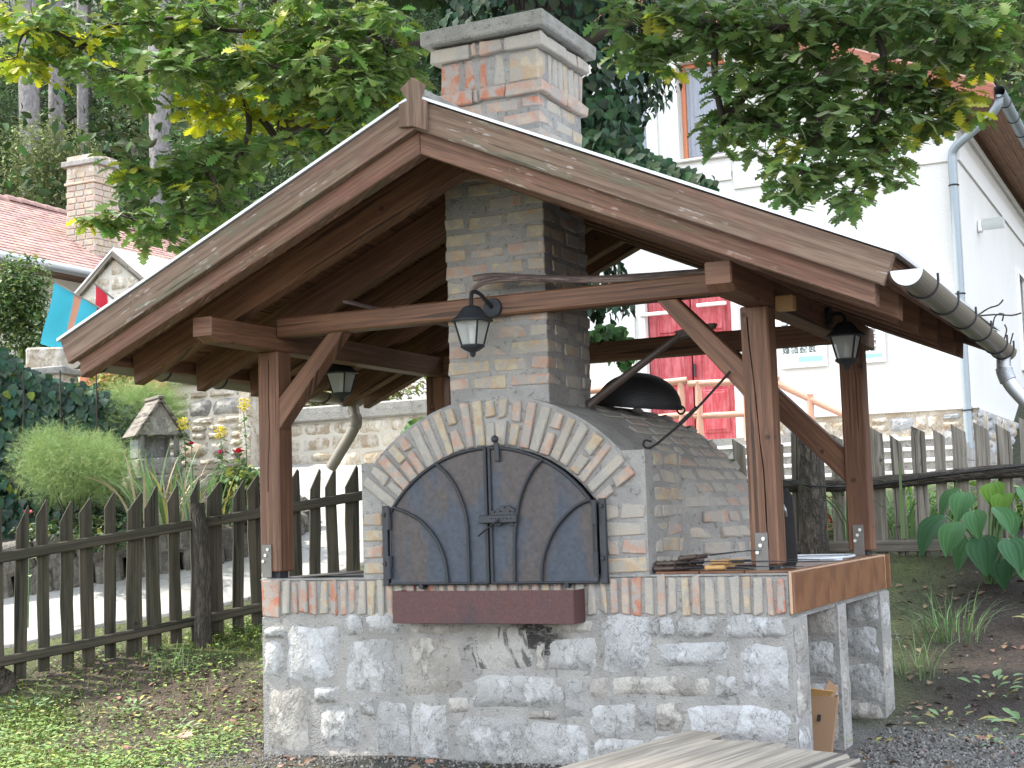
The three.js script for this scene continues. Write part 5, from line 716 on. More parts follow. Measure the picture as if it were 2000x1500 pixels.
{ // little stone house, an ornament
  rnd = mulberry(66); const t = thing('ornamental_stone_house', 'small grey stone house ornament with steep roof among the flowers', 'garden ornament', [-5.25, 1.55, -3.72]); const c = V(-5.28, 1.86, -3.72), q = QY(1.0), L = (x, y, z) => c.clone().add(V(x, y, z).applyQuaternion(q));
  part(t, 'base', boxUV(cbox(.4, .16, .34, .012, .02), .5), M.stones[2], L(0, -.05, 0), q); part(t, 'base', boxUV(cbox(.46, .16, .4, .02, .03), .5), M.stones[2], L(-.02, -.2, -.02), q);
  for (const [x, z] of [[-.16, .13], [.16, .13], [-.16, -.13], [.16, -.13]]) part(t, 'column', limb([L(x, .03, z), L(x, .12, z), L(x, .23, z)], .027, .024, 6, 9, .08), M.cap, null, null); part(t, 'wall', boxUV(cbox(.03, .2, .24, .004, .01), .4), M.stones[1], L(-.17, .13, -.02), q); part(t, 'wall', boxUV(cbox(.3, .2, .03, .004, .01), .4), M.stones[1], L(0, .13, -.15), q);
  part(t, 'gable', boxUV(prism([[-.2, 0], [.2, 0], [.012, .29], [-.012, .29]], -.16, .16, .004), .4), M.stones[2], L(0, .235, 0), q);
  for (const s of [-1, 1]) part(t, 'roof_slab', boxUV(prism([[s * .012, .325], [s * .245, -.015], [s * .225, -.03], [s * .0, .295]], -.2, .2, .004), .4), M.greyw, L(0, .24, 0), q); part(t, 'ridge', boxUV(cbox(.06, .03, .42, .006), .4), M.greyw, L(0, .575, 0), q); }
function straps(name, label, c, n, h, spread, colour, seed, cat = 'plant', w = .018, most = 60) { rnd = mulberry(seed); if (c[0] > 0) c[1] = hgt(c[0], c[2]); const t = thing(name, label, cat, c), gs = [bladeGeo(.25, w), bladeGeo(.6, w), bladeGeo(1.0, w)]; for (let i = 0; i < n; i++) { const a = rnd() * 6.28, d = Math.sqrt(rnd()) * spread, m = part(t, 'leaf', pick(gs), colour(), V(c[0] + Math.cos(a) * d, c[1] - .02, c[2] + Math.sin(a) * d), QY(-a + rr(-.8, .8)).multiply(QZ(rr(-.25, .1)))); m.scale.setScalar(h * rr(.6, 1.1)); } return t; }
const GM = [leafMat(.16, .28, .10), leafMat(.22, .34, .14), leafMat(.11, .20, .07), leafMat(.42, .38, .10), leafMat(.45, .36, .24, .1), leafMat(.24, .33, .19)];
straps('iris_clump', 'clump of long strap leaves with yellowed tips before the little stone house', [-4.86, 1.25, -3.3], 120, .8, .28, () => pick([GM[0], GM[1], GM[5], GM[5], GM[2], GM[3], GM[4]]), 71);
straps('iris_clump', 'second clump of strap leaves farther right beside the round fence post', [-4.5, 1.28, -3.45], 70, .6, .22, () => pick([GM[0], GM[1], GM[2], GM[5], GM[3]]), 72);
straps('grass_clump', 'green grassy clump under the hosta beside the tiled counter', [1.72, .66, -3.35], 70, .42, .22, () => pick([GM[0], GM[2], GM[2], GM[1]]), 73, 'grass', .012);
straps('grass_clump', 'thin green grass tuft at the back right corner of the stone base', [1.62, .48, -2.75], 40, .36, .16, () => pick([GM[0], GM[2], GM[1]]), 74, 'grass', .01);
straps('grass_clump', 'tall lush grass growing behind the right fence', [1.1, .9, -5.5], 90, .7, .7, () => pick([GM[0], GM[1], GM[1]]), 75, 'grass', .022);
straps('grass_clump', 'short grass tuft beside the round post of the left fence', [-3.0, .33, -1.15], 40, .22, .18, () => pick([GM[0], GM[1]]), 76, 'grass', .008);
{ // goldenrods and red flowers
  const G = (label, x, y, z, h, seed) => { rnd = mulberry(seed); const t = thing('goldenrod', label, 'flower', [x, y, z]); part(t, 'stem', limb([V(x, y, z), V(x + .02, y + h * .5, z), V(x - .01, y + h, z)], .006, .004, 6, 5), GM[0]); const l = [], f = []; for (let k = 0; k < 46; k++) { const a = rnd() * 6.28, yy = y + h * (.25 + .65 * k / 46); l.push([mat4(V(x, yy, z), leafQ(V(Math.cos(a), -.2, Math.sin(a)), V(0, 1, 0)), rr(.05, .1)), col(.12, .2, .07)]); } for (let k = 0; k < 90; k++) { const a = rnd() * 6.28, d = rnd() * .06; f.push([mat4(V(x + Math.cos(a) * d, y + h + rr(-.06, .05) - d * .3, z + Math.sin(a) * d), new THREE.Quaternion().setFromUnitVectors(V(0, 1, 0), rdir()), rr(.006, .013)), col(.62, .50, .03)]); } stuffPart(t, 'foliage', instances(OVAL[0], LEAFI, l)); stuffPart(t, 'flower_head', instances(new THREE.IcosahedronGeometry(.7, 0), std({}), f)); };
  G('yellow goldenrod left of the left front post, middle of the three', -4.6, 1.45, -3.8, .66, 81); G('tallest yellow goldenrod close against the left front post', -4.40, 1.4, -3.88, .95, 82); G('yellow goldenrod beside the right gable edge of the little stone house', -4.95, 1.5, -3.72, .7, 83);
  const F = (label, x, y, z, y0, c, s, seed) => { rnd = mulberry(seed); const t = thing('red_flower', label, 'flower', [x, y0, z]); part(t, 'stem', limb([V(x, y0, z), V(x + .01, (y + y0) / 2, z), V(x, y, z)], .005, .004, 5, 5), GM[0]); for (let k = 0; k < 7; k++) { const a = k / 7 * 6.28; part(t, 'petal', OVAL[0], c, V(x, y, z), leafQ(V(Math.cos(a), .55 + (k % 2) * .5, Math.sin(a)), V(0, 1, 0))).scale.set(s, s, s * 1.6); } for (let k = 0; k < 4; k++) { const a = rnd() * 6.28; part(t, 'leaf', OVAL[1], GM[1], V(x, lerp(y0, y, .3 + .15 * k), z), leafQ(V(Math.cos(a), .3, Math.sin(a)), V(0, 1, 0))).scale.setScalar(.12); } };
  const r1 = leafMat(.55, .02, .04, .3), r2 = leafMat(.55, .02, .16, .3);
  F('single red flower right of the little stone house against the wall', -4.85, 1.99, -3.7, 1.4, r1, .05, 91); F('crimson flower left of the post, lower of the pair', -4.62, 1.9, -3.83, 1.4, r2, .06, 92); F('large red flower nearest the left front post', -4.47, 1.9, -3.88, 1.4, r1, .075, 93); F('red tulip between two pickets at the far left', -4.6, 1.39, -1.45, .55, r1, .05, 94); }
bush('flower_bed_plants', 'low bright green leafy plants between the strap leaves and the left post', [-4.45, 1.55, -3.85], [.42, .28, .35], 1500, .09, () => { const b = rr(.8, 1.3); return rnd() < .3 ? col(.25 * b, .28 * b, .06 * b) : col(.11 * b, .2 * b, .06 * b); }, 95, OVAL, 'plants');
bush('flower_bed_plants', 'dark leafy ground plants under the round feathery shrub', [-5.3, 1.25, -2.75], [.7, .2, .4], 1100, .08, () => green(.05, .9), 96, OVAL, 'plants');
bush('wall_top_plants', 'sunlit grass and brown stems growing on top of the garden wall', [-5.3, 2.75, -7.9], [1.6, .22, .5], 1500, .11, () => rnd() < .5 ? col(.26, .21, .14) : col(.22, .26, .06), 97, OVAL, 'plants');
bush('yard_plants', 'bright leafy plants in the yard behind the right fence', [1.4, 1.1, -6.0], [1.3, .4, .5], 1600, .12, () => { const b = rr(.8, 1.3); return col(.18 * b, .3 * b, .04 * b); }, 98, OVAL, 'plants');
bush('yard_plants', 'orange and red flowering plant behind the round post of the right fence', [.35, 1.2, -5.45], [.3, .25, .2], 300, .07, () => pick([col(.5, .16, .02), col(.5, .04, .03), col(.15, .22, .05), col(.15, .22, .05)]), 99, OVAL, 'plants');
{ // hosta
  rnd = mulberry(101); const t = thing('hosta', 'large leaved hosta with white veined leaves before the right fence', 'plant', [1.9, .7, -4.35]); const hm = [leafMat(.045, .13, .04, .25, .4), leafMat(.065, .165, .055, .28, .4), leafMat(.035, .10, .038, .2, .4), leafMat(.13, .26, .03, .45, .3)];
  const spots = [[1.62, 1.12, -3.9, -.5, .26], [1.95, 1.0, -3.85, .4, .27], [1.85, 1.22, -3.95, .9, .22], [1.5, 1.17, -4.05, -1, .32], [1.62, 1.33, -4.3, -.3, .24], [1.7, 1.2, -4.02, .2, .22], [1.76, 1.02, -3.98, .1, .3], [1.9, 1.18, -4.1, .5, .2], [1.98, 1.36, -4.35, 1, .26], [2.05, 1.03, -4.1, .8, .28], [2.12, 1.25, -4.25, 1.2, .28], [1.55, 1.36, -4.42, -1.2, .24], [1.78, 1.4, -4.5, .1, .24], [2.02, .86, -4.02, .6, .28], [2.2, 1.1, -4.2, 1.3, .28], [1.88, 1.32, -4.4, -.2, .22], [2.2, 1.38, -4.5, 1, .26], [1.65, 1.0, -4.35, -.8, .26], [2.15, .8, -4.15, .9, .26], [1.85, .85, -4.3, 0, .26]];
  for (const [x0, y, z, a, s] of spots) { const x = x0 + .13; const d = V(Math.sin(a) * .9, -.55 + rr(-.15, .1), Math.cos(a)), n = V(Math.sin(a) * .3 + rr(-.2, .2), 1, .55), m = part(t, 'leaf', BIG, pick(y > 1.3 ? [hm[1], hm[3]] : [hm[0], hm[1], hm[2]]), V(x, y, z), leafQ(d, n)); m.scale.setScalar(s * 1.0); part(t, 'stem', limb([V(1.85, .62, -4.4), V(lerp(1.85, x, .6), lerp(.62, y, .75), lerp(-4.4, z, .4)), V(x, y, z)], .012, .008, 6, 6), GM[1]);
  } }
// small plants on the right bank
for (const [label, x, z, n, seed, s] of [['bright green seedlings at the right edge of the gravel', 2.35, -1.85, 26, 111, .09], ['yellow green sprouts on the dark soil near the right edge', 2.1, -2.5, 20, 112, .08], ['low green weeds on the gravel beside the stone base', 1.9, -1.9, 18, 113, .06], ['dark green leafy weed at the right edge under the hosta', 2.3, -3.6, 24, 114, .1], ['broad leaved weed in the grass at the far left', -3.75, -.55, 30, 117, .055], ['patch of weeds on the bare soil below the round fence post', -3.05, -.75, 44, 118, .05], ['weed with upright leaves in the middle of the bare soil', -2.5, -.55, 26, 119, .05], ['low weeds near the lower left corner of the stone base', -1.95, -.25, 26, 120, .045], ['leafy weed at the lower left edge of the grass', -3.3, .35, 30, 122, .05], ['tiny green weed at the foot of the niche', 1.62, -.95, 14, 115, .05], ['small weed on the gravel in the lower right corner', 2.25, -1.2, 16, 116, .05]]) { rnd = mulberry(seed); const t = thing('weed', label, 'weed', [x, hgt(x, z), z]); for (let k = 0; k < n; k++) { const a = rnd() * 6.28, d = rr(0, .16), px = x + Math.cos(a) * d, pz = z + Math.sin(a) * d; part(t, 'leaf', pick(OVAL), pick([GM[0], GM[1], GM[3]]), V(px, hgt(px, pz) + rr(.01, .07), pz), leafQ(V(Math.cos(a), rr(.1, .9), Math.sin(a)), V(0, 1, .2))).scale.setScalar(rr(s * .7, s * 1.4)); } }
{ // grass, clover, litter, gravel: too many to count
  rnd = mulberry(121); const gr = [], cl = [], lt = [], gv = [];
  const ok = (x, z) => !(x > -1.5 && x < 1.62 && z < .03 && z > -2.25);
  const fenceSide = (x, z) => (x + 4.23) * 2.02 + (z + 1.0) * 1.53; // > 0 on the viewer's side of the left fence
  for (let i = 0; i < 60000; i++) { const x = rr(-6.2, -.9), z = rr(-3.2, 3.2); if (!ok(x, z)) continue; const f = fenceSide(x, z); if (f < -.55) continue; const n = fbm((x + 60) / 120, (z + 60) / 120, 90, 90, 4, 17), dirt = .35 * sst(1.4, .2, Math.hypot((x + 2.3) * .8, z + .9)); const g = sst(.52, .40, n + dirt - .12) * sst(-.9, -1.8, x + .4 * n); if (rnd() > g * .9 + .1 * sst(-1.4, -1.9, x)) continue; const b = rr(.7, 1.3), y = rnd(); gr.push([mat4(V(x, hgt(x, z) - .004, z), QY(rnd() * 6.28).multiply(QZ(rr(-.5, .3))), V(1, 1, 1).multiplyScalar(rr(.025, .07))), y < .2 ? col(.34 * b, .31 * b, .11 * b) : col(.19 * b, .27 * b, .05 * b)]); }
  for (let i = 0; i < 30000; i++) { const x = rr(-6, -1), z = rr(-2.6, 1.6); if (!ok(x, z) || fenceSide(x, z) < -.5) continue; const n = fbm((x + 20) / 40, (z + 20) / 40, 44, 44, 3, 37); if (rnd() > (.34 + .62 * sst(.42, .56, n)) * sst(-1.35, -2.0, x - .25 * z)) continue; const b = rr(.7, 1.3), a = rnd() * 6.28; cl.push([mat4(V(x, hgt(x, z) + rr(.008, .05), z), leafQ(V(Math.cos(a), rr(-.1, .5), Math.sin(a)), V(rr(-.3, .3), 1, rr(-.3, .3))), rr(.022, .06)), rnd() < .25 ? col(.28 * b, .33 * b, .07 * b) : col(.15 * b, .26 * b, .055 * b)]); }
  for (let i = 0; i < 2600; i++) { const x = rr(-5.5, 3.2), z = rr(-4.6, 1.6); if (!ok(x, z) || fenceSide(x, z) < 0) continue; if (x < -1.2 && rnd() < .2) continue; const a = rnd() * 6.28, b = rr(.5, 1.3); lt.push([mat4(V(x, hgt(x, z) + .008, z), leafQ(V(Math.cos(a), rr(-.1, .15), Math.sin(a)), V(rr(-.4, .4), 1, rr(-.4, .4))), rr(.03, .085)), pick([col(.20 * b, .12 * b, .07 * b), col(.26 * b, .18 * b, .11 * b), col(.14 * b, .085 * b, .055 * b), col(.30 * b, .15 * b, .11 * b)])]); }
  for (let i = 0; i < 42000; i++) { const x = rr(-1.9, 3.6), z = rr(-3.4, 2.4); if (!ok(x, z)) continue; const k = x > 1.4 ? sst(-2.2, -1.2, z) + .02 : sst(.9, .05, z); if (rnd() > k) continue; const b = rnd() < .25 ? rr(.1, .4) : rr(.5, 1.25); gv.push([mat4(V(x, hgt(x, z) + .002, z), new THREE.Quaternion().setFromUnitVectors(V(0, 1, 0), rdir()), V(rr(.004, .013), rr(.003, .008), rr(.004, .012))), col(.19 * b, .18 * b, .165 * b)]); }
  const S = (name, geo, mat, list, label, cat) => { const m = instances(geo, mat, list); m.name = name; m.userData = { kind: 'stuff', label, category: cat }; m.castShadow = m.receiveShadow = true; scene.add(m); };
  S('grass', bladeGeo(.5, .07, 3), leafMat(1, 1, 1, .3), gr, 'short trodden grass on the lower left', 'grass'); S('clover', OVAL[0], leafMat(1, 1, 1, .3), cl, 'low broad leaved ground cover in the grass', 'ground cover'); S('leaf_litter', OAK[1], leafMat(1, 1, 1, .1), lt, 'dry brown fallen leaves on the ground', 'fallen leaves'); S('gravel', new THREE.IcosahedronGeometry(1, 0), std({}), gv, 'loose grey gravel and ash along the oven', 'gravel');
}
{ const t = thing('fallen_leaf', 'pale pink brown fallen leaf on the bare soil left of the oven', 'leaf', [-2.3, .1, -.3]); part(t, 'blade', OAK[0], leafMat(.40, .25, .19, .1), V(-2.35, hgt(-2.35, -.35) + .025, -.35), leafQ(V(1, .1, .3), V(.2, 1, .4))).scale.setScalar(.15); }
{ const t = thing('log', 'dark rounded log end at the left edge of the grass', 'log', [-4.4, .12, -.85]); part(t, 'trunk', limb([V(-4.75, .24, -.95), V(-4.5, .23, -.85), V(-4.16, .22, -.74)], .12, .12, 6, 14, .1), M.bark); }

// ------------------------------------------------------------------ the wood on the hill
{
  rnd = mulberry(131);
  const T = [[-28.9, -26.6, .62, 'thickest pale trunk at the upper left, slightly leaning'], [-29.6, -29.6, .36, 'slim pale trunk directly behind the brick chimney of the tiled house'], [-23.4, -26, .62, 'straight pale trunk seen through the gap in the oak leaves'], [-26.2, -33.4, .5, 'grey trunk half hidden behind yellow oak leaves'], [-30.6, -26.4, .42, 'pale trunk cut by the left edge of the picture'], [-30.2, -29.0, .5, 'grey trunk close behind the thickest pale trunk'], [-33.5, -34, .45, 'darker slender trunk between the two pale ones at the left'], [-27.4, -38.2, .5, 'thin grey trunk in the distance above the left roof slope'], [-25.6, -38.8, .4, 'far thin trunk near the ivy'], [-34.8, -33, .35, 'distant slim trunk far left']];
  T.forEach(([x, z, w, lab], i) => { const y = hgt(x, z), t = thing('forest_tree', lab + ' on the wooded hill', 'tree', [x, y, z]); const lean = i === 0 ? -.9 : rr(-.3, .3), H = 26; part(t, 'trunk', limb([V(x, y - .5, z), V(x + lean * .3, y + H * .35, z), V(x + lean * .8, y + H * .7, z), V(x + lean, y + H, z)], w * .56, w * .3, 12, 9, .08), i > 5 ? M.bark : M.paleBark); const l = []; for (let k = 0; k < 900; k++) { const d = rdir(), q = Math.pow(rnd(), .4); l.push([mat4(V(x + lean * .9 + d.x * 3.6 * q, y + H * .82 + d.y * 5.5 * q, z + d.z * 3.6 * q), leafQ(rdir(), rdir()), rr(.4, .8)), green(.0, .8)]); } stuffPart(t, 'crown', instances(OVAL[0], LEAFF, l)); for (let k = 0; k < 5; k++) { const a = k * 1.3, h = H * (.62 + .06 * k), b = V(x + lean * .7, y + h, z); part(t, 'branch', limb([b, b.clone().add(V(Math.cos(a) * 1.2, .8, Math.sin(a) * 1.2)), b.clone().add(V(Math.cos(a) * 2.6, 2.2, Math.sin(a) * 2.6))], .14, .05, 5, 6), M.paleBark); } });
  const B = [[-21, -20, 2.2, 2.2, 'light'], [-26.3, -24.5, 2.2, 2.8, 'light'], [-19, -24, 2.4, 2.6, 'mid'], [-28, -22, 2.6, 1.6, 'mid'], [-24, -29.5, 3.6, 4.2, 'light'], [-32, -27, 3.4, 4, 'mid'], [-19.5, -31, 3.4, 4.2, 'mid'], [-29, -34, 4, 4.6, 'mid'], [-36, -33, 4, 4.5, 'dark'], [-15, -28, 3.2, 4, 'dark'], [-22.5, -38, 4.4, 5, 'dark'], [-31, -41, 5, 6, 'mid'], [-12, -36, 4, 5, 'dark'], [-40, -40, 5, 6, 'dark'], [1.5, -33, 3.2, 3.6, 'light'], [5, -36, 3.6, 4.2, 'light'], [-3, -36, 3.4, 4.2, 'mid']];
  const where = ['lower slope behind the tiled roof', 'slope left of the brick chimney', 'slope right of the brick chimney', 'slope at the far left', 'middle of the hill between the pale trunks', 'hillside beyond the leftmost trunk', 'hillside above the stone porch', 'upper hill', 'upper hill at the far left', 'hillside behind the ridge of the shelter', 'upper hill between thin trunks', 'top of the hill', 'top of the hill behind the chimney', 'top left of the hill', 'slope just right behind the white house roof', 'slope at the right edge behind the white house', 'slope behind the ridge of the white house'];
  B.forEach(([x, z, r, h, k], i) => { const y = hgt(x, z); bush('forest_shrub', { light: 'pale olive', mid: 'mid green', dark: 'deep green' }[k] + ' understorey bush on the ' + where[i], [x, y + h * .75, z], [r, h * .95, r], 9000, .151, () => { const b = rr(.7, 1.3); return k === 'light' ? col(.20 * b, .23 * b, .10 * b) : k === 'mid' ? col(.11 * b, .165 * b, .075 * b) : col(.055 * b, .09 * b, .045 * b); }, 141 + i); });
  rnd = mulberry(160); const l = []; for (let i = 0; i < 70000; i++) { const x = rr(-62, 16), z = rr(-60, -17.5), y = hgt(x, z); if (x > -9.5 && z > -27.5) continue; l.push([mat4(V(x, y + rr(0, 1) * rr(1, 6.5), z), leafQ(rdir(), rdir()), rr(.25, .5)), green(0, rr(.35, .8))]); }
  const m = instances(OVAL[0], LEAFF, l); m.name = 'woodland'; m.userData = { kind: 'stuff', label: 'dense dark undergrowth of the wooded hill behind the houses', category: 'woodland' }; m.castShadow = m.receiveShadow = true; scene.add(m);
  rnd = mulberry(161); for (const [x, y, z, r, lab, s] of [[-1.0, 14.2, -38, [3.6, 5, 3], 'light green tree behind the gutter of the white house at the upper right', 162], [1.5, 13.0, -40, [3.6, 5, 3], 'second light green tree at the right edge behind the white house', 163]]) { const t = bush('garden_tree', lab, [x, y, z], r, 8000, .22, () => { const b = rr(.7, 1.3); return rnd() < .5 ? col(.14 * b, .21 * b, .075 * b) : col(.085 * b, .14 * b, .06 * b); }, s, OVAL, 'tree'); part(t, 'trunk', limb([V(x, hgt(x, z) - .3, z), V(x + .1, y * .5, z), V(x, y, z)], .22, .1, 6, 8), M.bark); }
}

// ------------------------------------------------------------------ oak behind the oven, its ivy, its branches over everything
{
  rnd = mulberry(201);
  const t = thing('oak_tree', 'large oak whose lobed leaves hang over the shelter and the white house', 'tree', [-1.75, 1.1, -4.2]);
  const trunkPts = [V(-1.75, .6, -4.2), V(-1.7, 2.4, -4.15), V(-1.55, 4.2, -4.0), V(-1.35, 5.6, -3.9), V(-1.2, 7.2, -3.6)];
  part(t, 'trunk', limb(trunkPts, .42, .24, 16, 16, .12), M.bark);
  const blobs = [[-4.18,4.93,-1.05,.32,.22,.6],[-4.15,4.59,-.87,.13,.1,.9],[-3.99,4.83,-1.37,.29,.23,.25],[-3.48,4.49,-1.2,.22,.18,.15],[-3.59,5.04,-1.65,.39,.21,.1],[-3.02,4.45,-1.21,.25,.18,.1],[-3.08,4.92,-1.69,.42,.23,.1],[-2.64,4.52,-1.49,.33,.22,.15],[-3.16,4.57,-1.91,.21,.12,.6],[-2.5,4.85,-1.86,.37,.26,.1],[-2.28,4.39,-1.57,.29,.18,.15],[-2.07,4.77,-1.85,.37,.28,.05],[-1.77,4.32,-1.6,.3,.21,.05],[-3.02,4.39,-2.1,.21,.14,.9],[-3.3,4.37,-1.97,.16,.12,.95],[-2.7,4.41,-2.15,.23,.13,.7],[-2.36,4.28,-2.21,.19,.11,.75],[-1.94,4.2,-1.97,.2,.17,.2],[-1.6,4.58,-1.88,.29,.32,.05],[-3.35,3.76,-1.57,.3,.15,.2],[-3.44,3.81,-1.29,.15,.08,.35],[-3.76,3.57,-1.61,.17,.11,.35],[-4.01,3.54,-1.6,.09,.05,.3],[-3.52,3.39,-1.63,.15,.14,.2],[-3.04,3.82,-1.59,.26,.19,.1],[-2.92,3.99,-1.86,.28,.14,.12],[-2.44,4,-1.76,.28,.11,.15],[-2.98,3.58,-1.65,.19,.14,.1],[-3.33,3.51,-1.71,.17,.11,.2],[-2.12,4,-1.8,.22,.1,.1],[-1.68,4.25,-1.76,.18,.14,.05],[.18,4.46,-2.08,.31,.22,.05],[.68,4.37,-2.1,.4,.22,.05],[1.15,4.33,-2.22,.39,.21,.05],[1.62,4.28,-2.34,.39,.21,.08],[2.06,4.28,-2.55,.36,.21,.12],[2.24,4.24,-2.87,.15,.18,.3],[.21,4.3,-2.33,.16,.08,.1],[.9,4,-2.24,.27,.2,.05],[1.3,3.93,-2.22,.33,.21,.03],[1.63,3.9,-2.5,.28,.2,.08],[1.88,3.93,-2.72,.2,.18,.25],[2.06,3.82,-2.71,.12,.11,.7],[.96,3.68,-2.2,.21,.15,.05],[1.3,3.6,-2.15,.27,.18,.03],[1.55,3.66,-2.48,.2,.16,.06],[1.23,3.36,-2.14,.18,.13,.06],[1.56,3.39,-2.4,.16,.12,.08],[1.45,3.18,-2.26,.12,.08,.1],[1.13,3.25,-2.1,.08,.08,.12],[1.68,3.54,-2.56,.12,.12,.12],[1.84,3.74,-2.72,.13,.09,.35],[.65,3.74,-2.27,.1,.12,.1],[.74,3.87,-2.29,.15,.1,.1]];
  // branches: each clump hangs on the nearest node nearer the trunk
  const hub = V(-1.45, 5.0, -3.95), nodes = [{ p: hub, up: null, n: 1 }, { p: V(-2.6, 5.1, -2.9), up: 0, n: 1 }, { p: V(-.3, 4.9, -3.1), up: 0, n: 1 }, { p: V(-2.9, 4.2, -2.3), up: 1, n: 1 }, { p: V(.5, 4.6, -2.6), up: 2, n: 1 }];
  const order = blobs.map((b, i) => ({ b, p: V(b[0], b[1], b[2]) })).sort((a, b) => a.p.distanceTo(hub) - b.p.distanceTo(hub));
  for (const o of order) { let best = 0, bd = 1e9; nodes.forEach((nd, k) => { const d = nd.p.distanceTo(o.p) + .12 * nd.p.distanceTo(hub) * 0 + (nd.p.y < o.p.y - .3 ? .3 : 0); if (k && d < bd) { bd = d; best = k; } }); o.k = nodes.length; nodes.push({ p: o.p, up: best, n: 1, b: o.b }); }
  for (let k = nodes.length - 1; k > 0; k--) nodes[nodes[k].up].n += nodes[k].n;
  const list = [];
  nodes.forEach((nd, k) => {
    if (!k) return; const a = nodes[nd.up].p, b = nd.p, m = a.clone().lerp(b, .5).add(V(rr(-.05, .05), rr(.0, .09), rr(-.05, .05))), r = .0075 * Math.sqrt(nd.n);
    const gs = [limb([a, m, b], Math.min(.0075 * Math.sqrt(nodes[nd.up].n), r * 1.25), r, 8, 6)];
    if (nd.b) { const [x, y, z, rx, ry, y0] = nd.b, yel = y0 > .5 ? y0 : y0 * .35, area = rx * ry, nr = Math.round(8 + area * (x < -1 ? 410 : 520));
      for (let i = 0; i < nr; i++) { const d = rdir(), q = Math.pow(rnd(), .45), c = V(x + d.x * rx * q * 1.05, y + d.y * ry * q * 1.05, z + d.z * .42 * q); const st = b.clone().lerp(c, .15); gs.push(limb([b.clone().lerp(m, .3), b.clone().lerp(c, .5).add(V(0, .03, 0)), c], .0042, .0022, 4, 3));
        const side = x < -1 ? 1 : .78, yy = rnd() < yel, n = 4 + Math.floor(rnd() * 3), out = c.clone().sub(b).setY(0).normalize();
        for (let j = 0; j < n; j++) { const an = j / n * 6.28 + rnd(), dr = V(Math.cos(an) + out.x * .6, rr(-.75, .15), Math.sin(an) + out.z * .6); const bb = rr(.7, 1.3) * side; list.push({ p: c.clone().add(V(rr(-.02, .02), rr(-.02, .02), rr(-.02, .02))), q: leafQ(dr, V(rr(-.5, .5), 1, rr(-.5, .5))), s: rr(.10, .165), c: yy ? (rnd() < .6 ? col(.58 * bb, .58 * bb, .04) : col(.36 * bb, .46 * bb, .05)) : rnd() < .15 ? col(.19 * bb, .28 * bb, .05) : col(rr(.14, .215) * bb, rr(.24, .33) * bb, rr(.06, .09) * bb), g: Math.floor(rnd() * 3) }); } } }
    part(t, 'branch', mergeGeometries(gs.map(g => { const q = g.index ? g.toNonIndexed() : g; return q; })), M.twig);
  });
  // the crown above the picture
  rnd = mulberry(202);
  const lobes = []; for (let k = 0; k < 70; k++) { const a = rnd() * 6.28, d = Math.sqrt(rnd()); lobes.push([V(-1.9 + Math.cos(a) * d * 4.6, 6.3 + (1 - d) * 2.2 + rr(-.6, .6), -2.4 + Math.sin(a) * d * 4.4), rr(.7, 1.15)]); }
  for (let k = 0; k < 34; k++) lobes.push([V(rr(-5.2, 2.6), rr(5.4, 7.6), rr(1.8, 7)), rr(.75, 1.2)]);
  const litSpots = [[-2.9, 4.0, -1.8], [-2.4, 4.8, -1.8], [-3.0, 3.6, -1.6], [-3.5, 4.4, -1.2], [.9, 3.9, -2.2], [-4.1, 4.7, -1], [-3.2, 4.4, -2], [-2.5, 4.3, -2.1], [-3.4, 3.7, -1.5], [-3.2, 4.9, -1.5], [1.9, 3.9, -2.7], [-2.2, 4.3, -1.7]].map(p => V(...p));
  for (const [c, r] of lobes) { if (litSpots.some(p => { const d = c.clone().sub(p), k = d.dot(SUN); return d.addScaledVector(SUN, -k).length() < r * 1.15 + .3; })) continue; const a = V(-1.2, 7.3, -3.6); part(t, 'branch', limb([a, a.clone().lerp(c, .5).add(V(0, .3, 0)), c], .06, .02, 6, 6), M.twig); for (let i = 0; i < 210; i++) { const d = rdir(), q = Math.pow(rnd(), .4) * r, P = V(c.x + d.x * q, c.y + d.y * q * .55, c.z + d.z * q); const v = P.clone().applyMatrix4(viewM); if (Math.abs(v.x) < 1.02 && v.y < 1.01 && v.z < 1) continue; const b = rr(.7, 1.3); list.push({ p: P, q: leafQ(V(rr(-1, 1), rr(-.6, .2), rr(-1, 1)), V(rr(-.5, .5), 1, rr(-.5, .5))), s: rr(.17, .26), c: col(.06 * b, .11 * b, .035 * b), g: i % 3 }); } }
  leaves(t, OAK, list, 300, 'leaf', LEAFO);
}
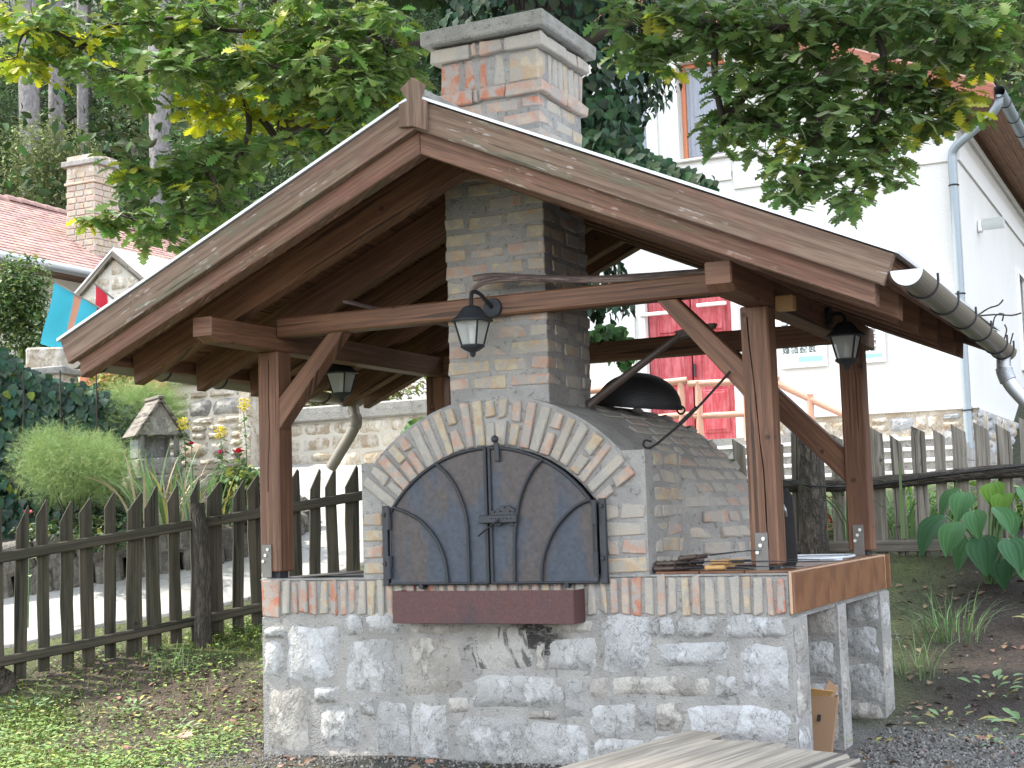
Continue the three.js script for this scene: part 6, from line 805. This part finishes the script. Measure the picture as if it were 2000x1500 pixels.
{ // ivy round the trunk
  rnd = mulberry(211); const t = thing('ivy', 'dark ivy thickly wrapped round the oak trunk behind the chimney', 'ivy', [-1.7, 1.1, -4.1]); const list = [];
  for (let i = 0; i < 7500; i++) { const y = rr(2.9, 6.2), c = V(lerp(-1.72, -1.3, clamp((y - 2.4) / 3.2)), y, lerp(-4.15, -3.9, clamp((y - 2.4) / 3.2))), a = rnd() * 6.28, R = (.52 + .24 * sst(2.8, 4.2, y) + .12 * Math.sin(a * 3 + y * 3) + .1 * Math.sin(y * 7 + a)) * rr(.82, 1.06), n = V(Math.cos(a), .35, Math.sin(a)); const P = c.clone().add(V(Math.cos(a) * R * 1.15, 0, Math.sin(a) * R)); list.push({ p: P, q: leafQ(V(rr(-.6, .6), -1, rr(-.6, .6)).addScaledVector(n, .3), n.clone().add(V(rr(-.4, .4), rr(-.3, .6), rr(-.4, .4)))), s: rr(.07, .115), c: col(rr(.022, .045), rr(.055, .095), rr(.028, .045)), g: i % 2 }); }
  // shoots that reach out to the right above the roof, and hang below it
  for (const [x, y, z, rx, ry, n, hue] of [[-.62, 4.3, -3.5, .22, .25, 200, 1], [-.55, 4.05, -3.3, .22, .22, 200, 1], [-.4, 3.86, -3.2, .2, .16, 150, 1], [-.2, 3.78, -3.1, .2, .12, 130, 1], [.02, 3.68, -3.05, .16, .09, 80, 1], [.22, 3.6, -3.0, .12, .07, 40, 1], [-.75, 2.62, -3.6, .16, .12, 140, 1.6], [-.62, 2.5, -3.6, .08, .14, 40, 1.8], [-2.38, 2.0, -3.6, .16, .14, 90, 2], [-2.5, 1.85, -3.5, .1, .1, 30, 2.6]]) for (let i = 0; i < n; i++) { const d = rdir(), q = Math.cbrt(rnd()); list.push({ p: V(x + d.x * rx * q, y + d.y * ry * q, z + d.z * .22 * q), q: leafQ(V(rr(-.7, .7), -.7, rr(-.4, .7)), V(rr(-.5, .5), .8, .5 + rr(-.3, .3))), s: rr(.075, .12), c: col(rr(.03, .05) * hue, rr(.07, .11) * hue, rr(.03, .05)), g: i % 2 }); }
  leaves(t, IVY, list, 300, 'leaf', LEAFD);
  for (let k = 0; k < 26; k++) { const a = rr(1.2, 4.2), b = a + rr(-.4, .4), R = rr(.43, .56); part(t, 'stem', limb([V(-1.75 + Math.cos(a) * R, 1.0, -4.2 + Math.sin(a) * R * -1 + 0), V(-1.74 + Math.cos((a + b) / 2) * (R + .03), 2.0, -4.18 - Math.sin((a + b) / 2) * R), V(-1.7 + Math.cos(b) * R, 3.1, -4.1 - Math.sin(b) * R)], rr(.012, .03), .01, 8, 5, .2), k % 3 ? M.bark : M.stick); }
}
renderer.render(scene, camera);
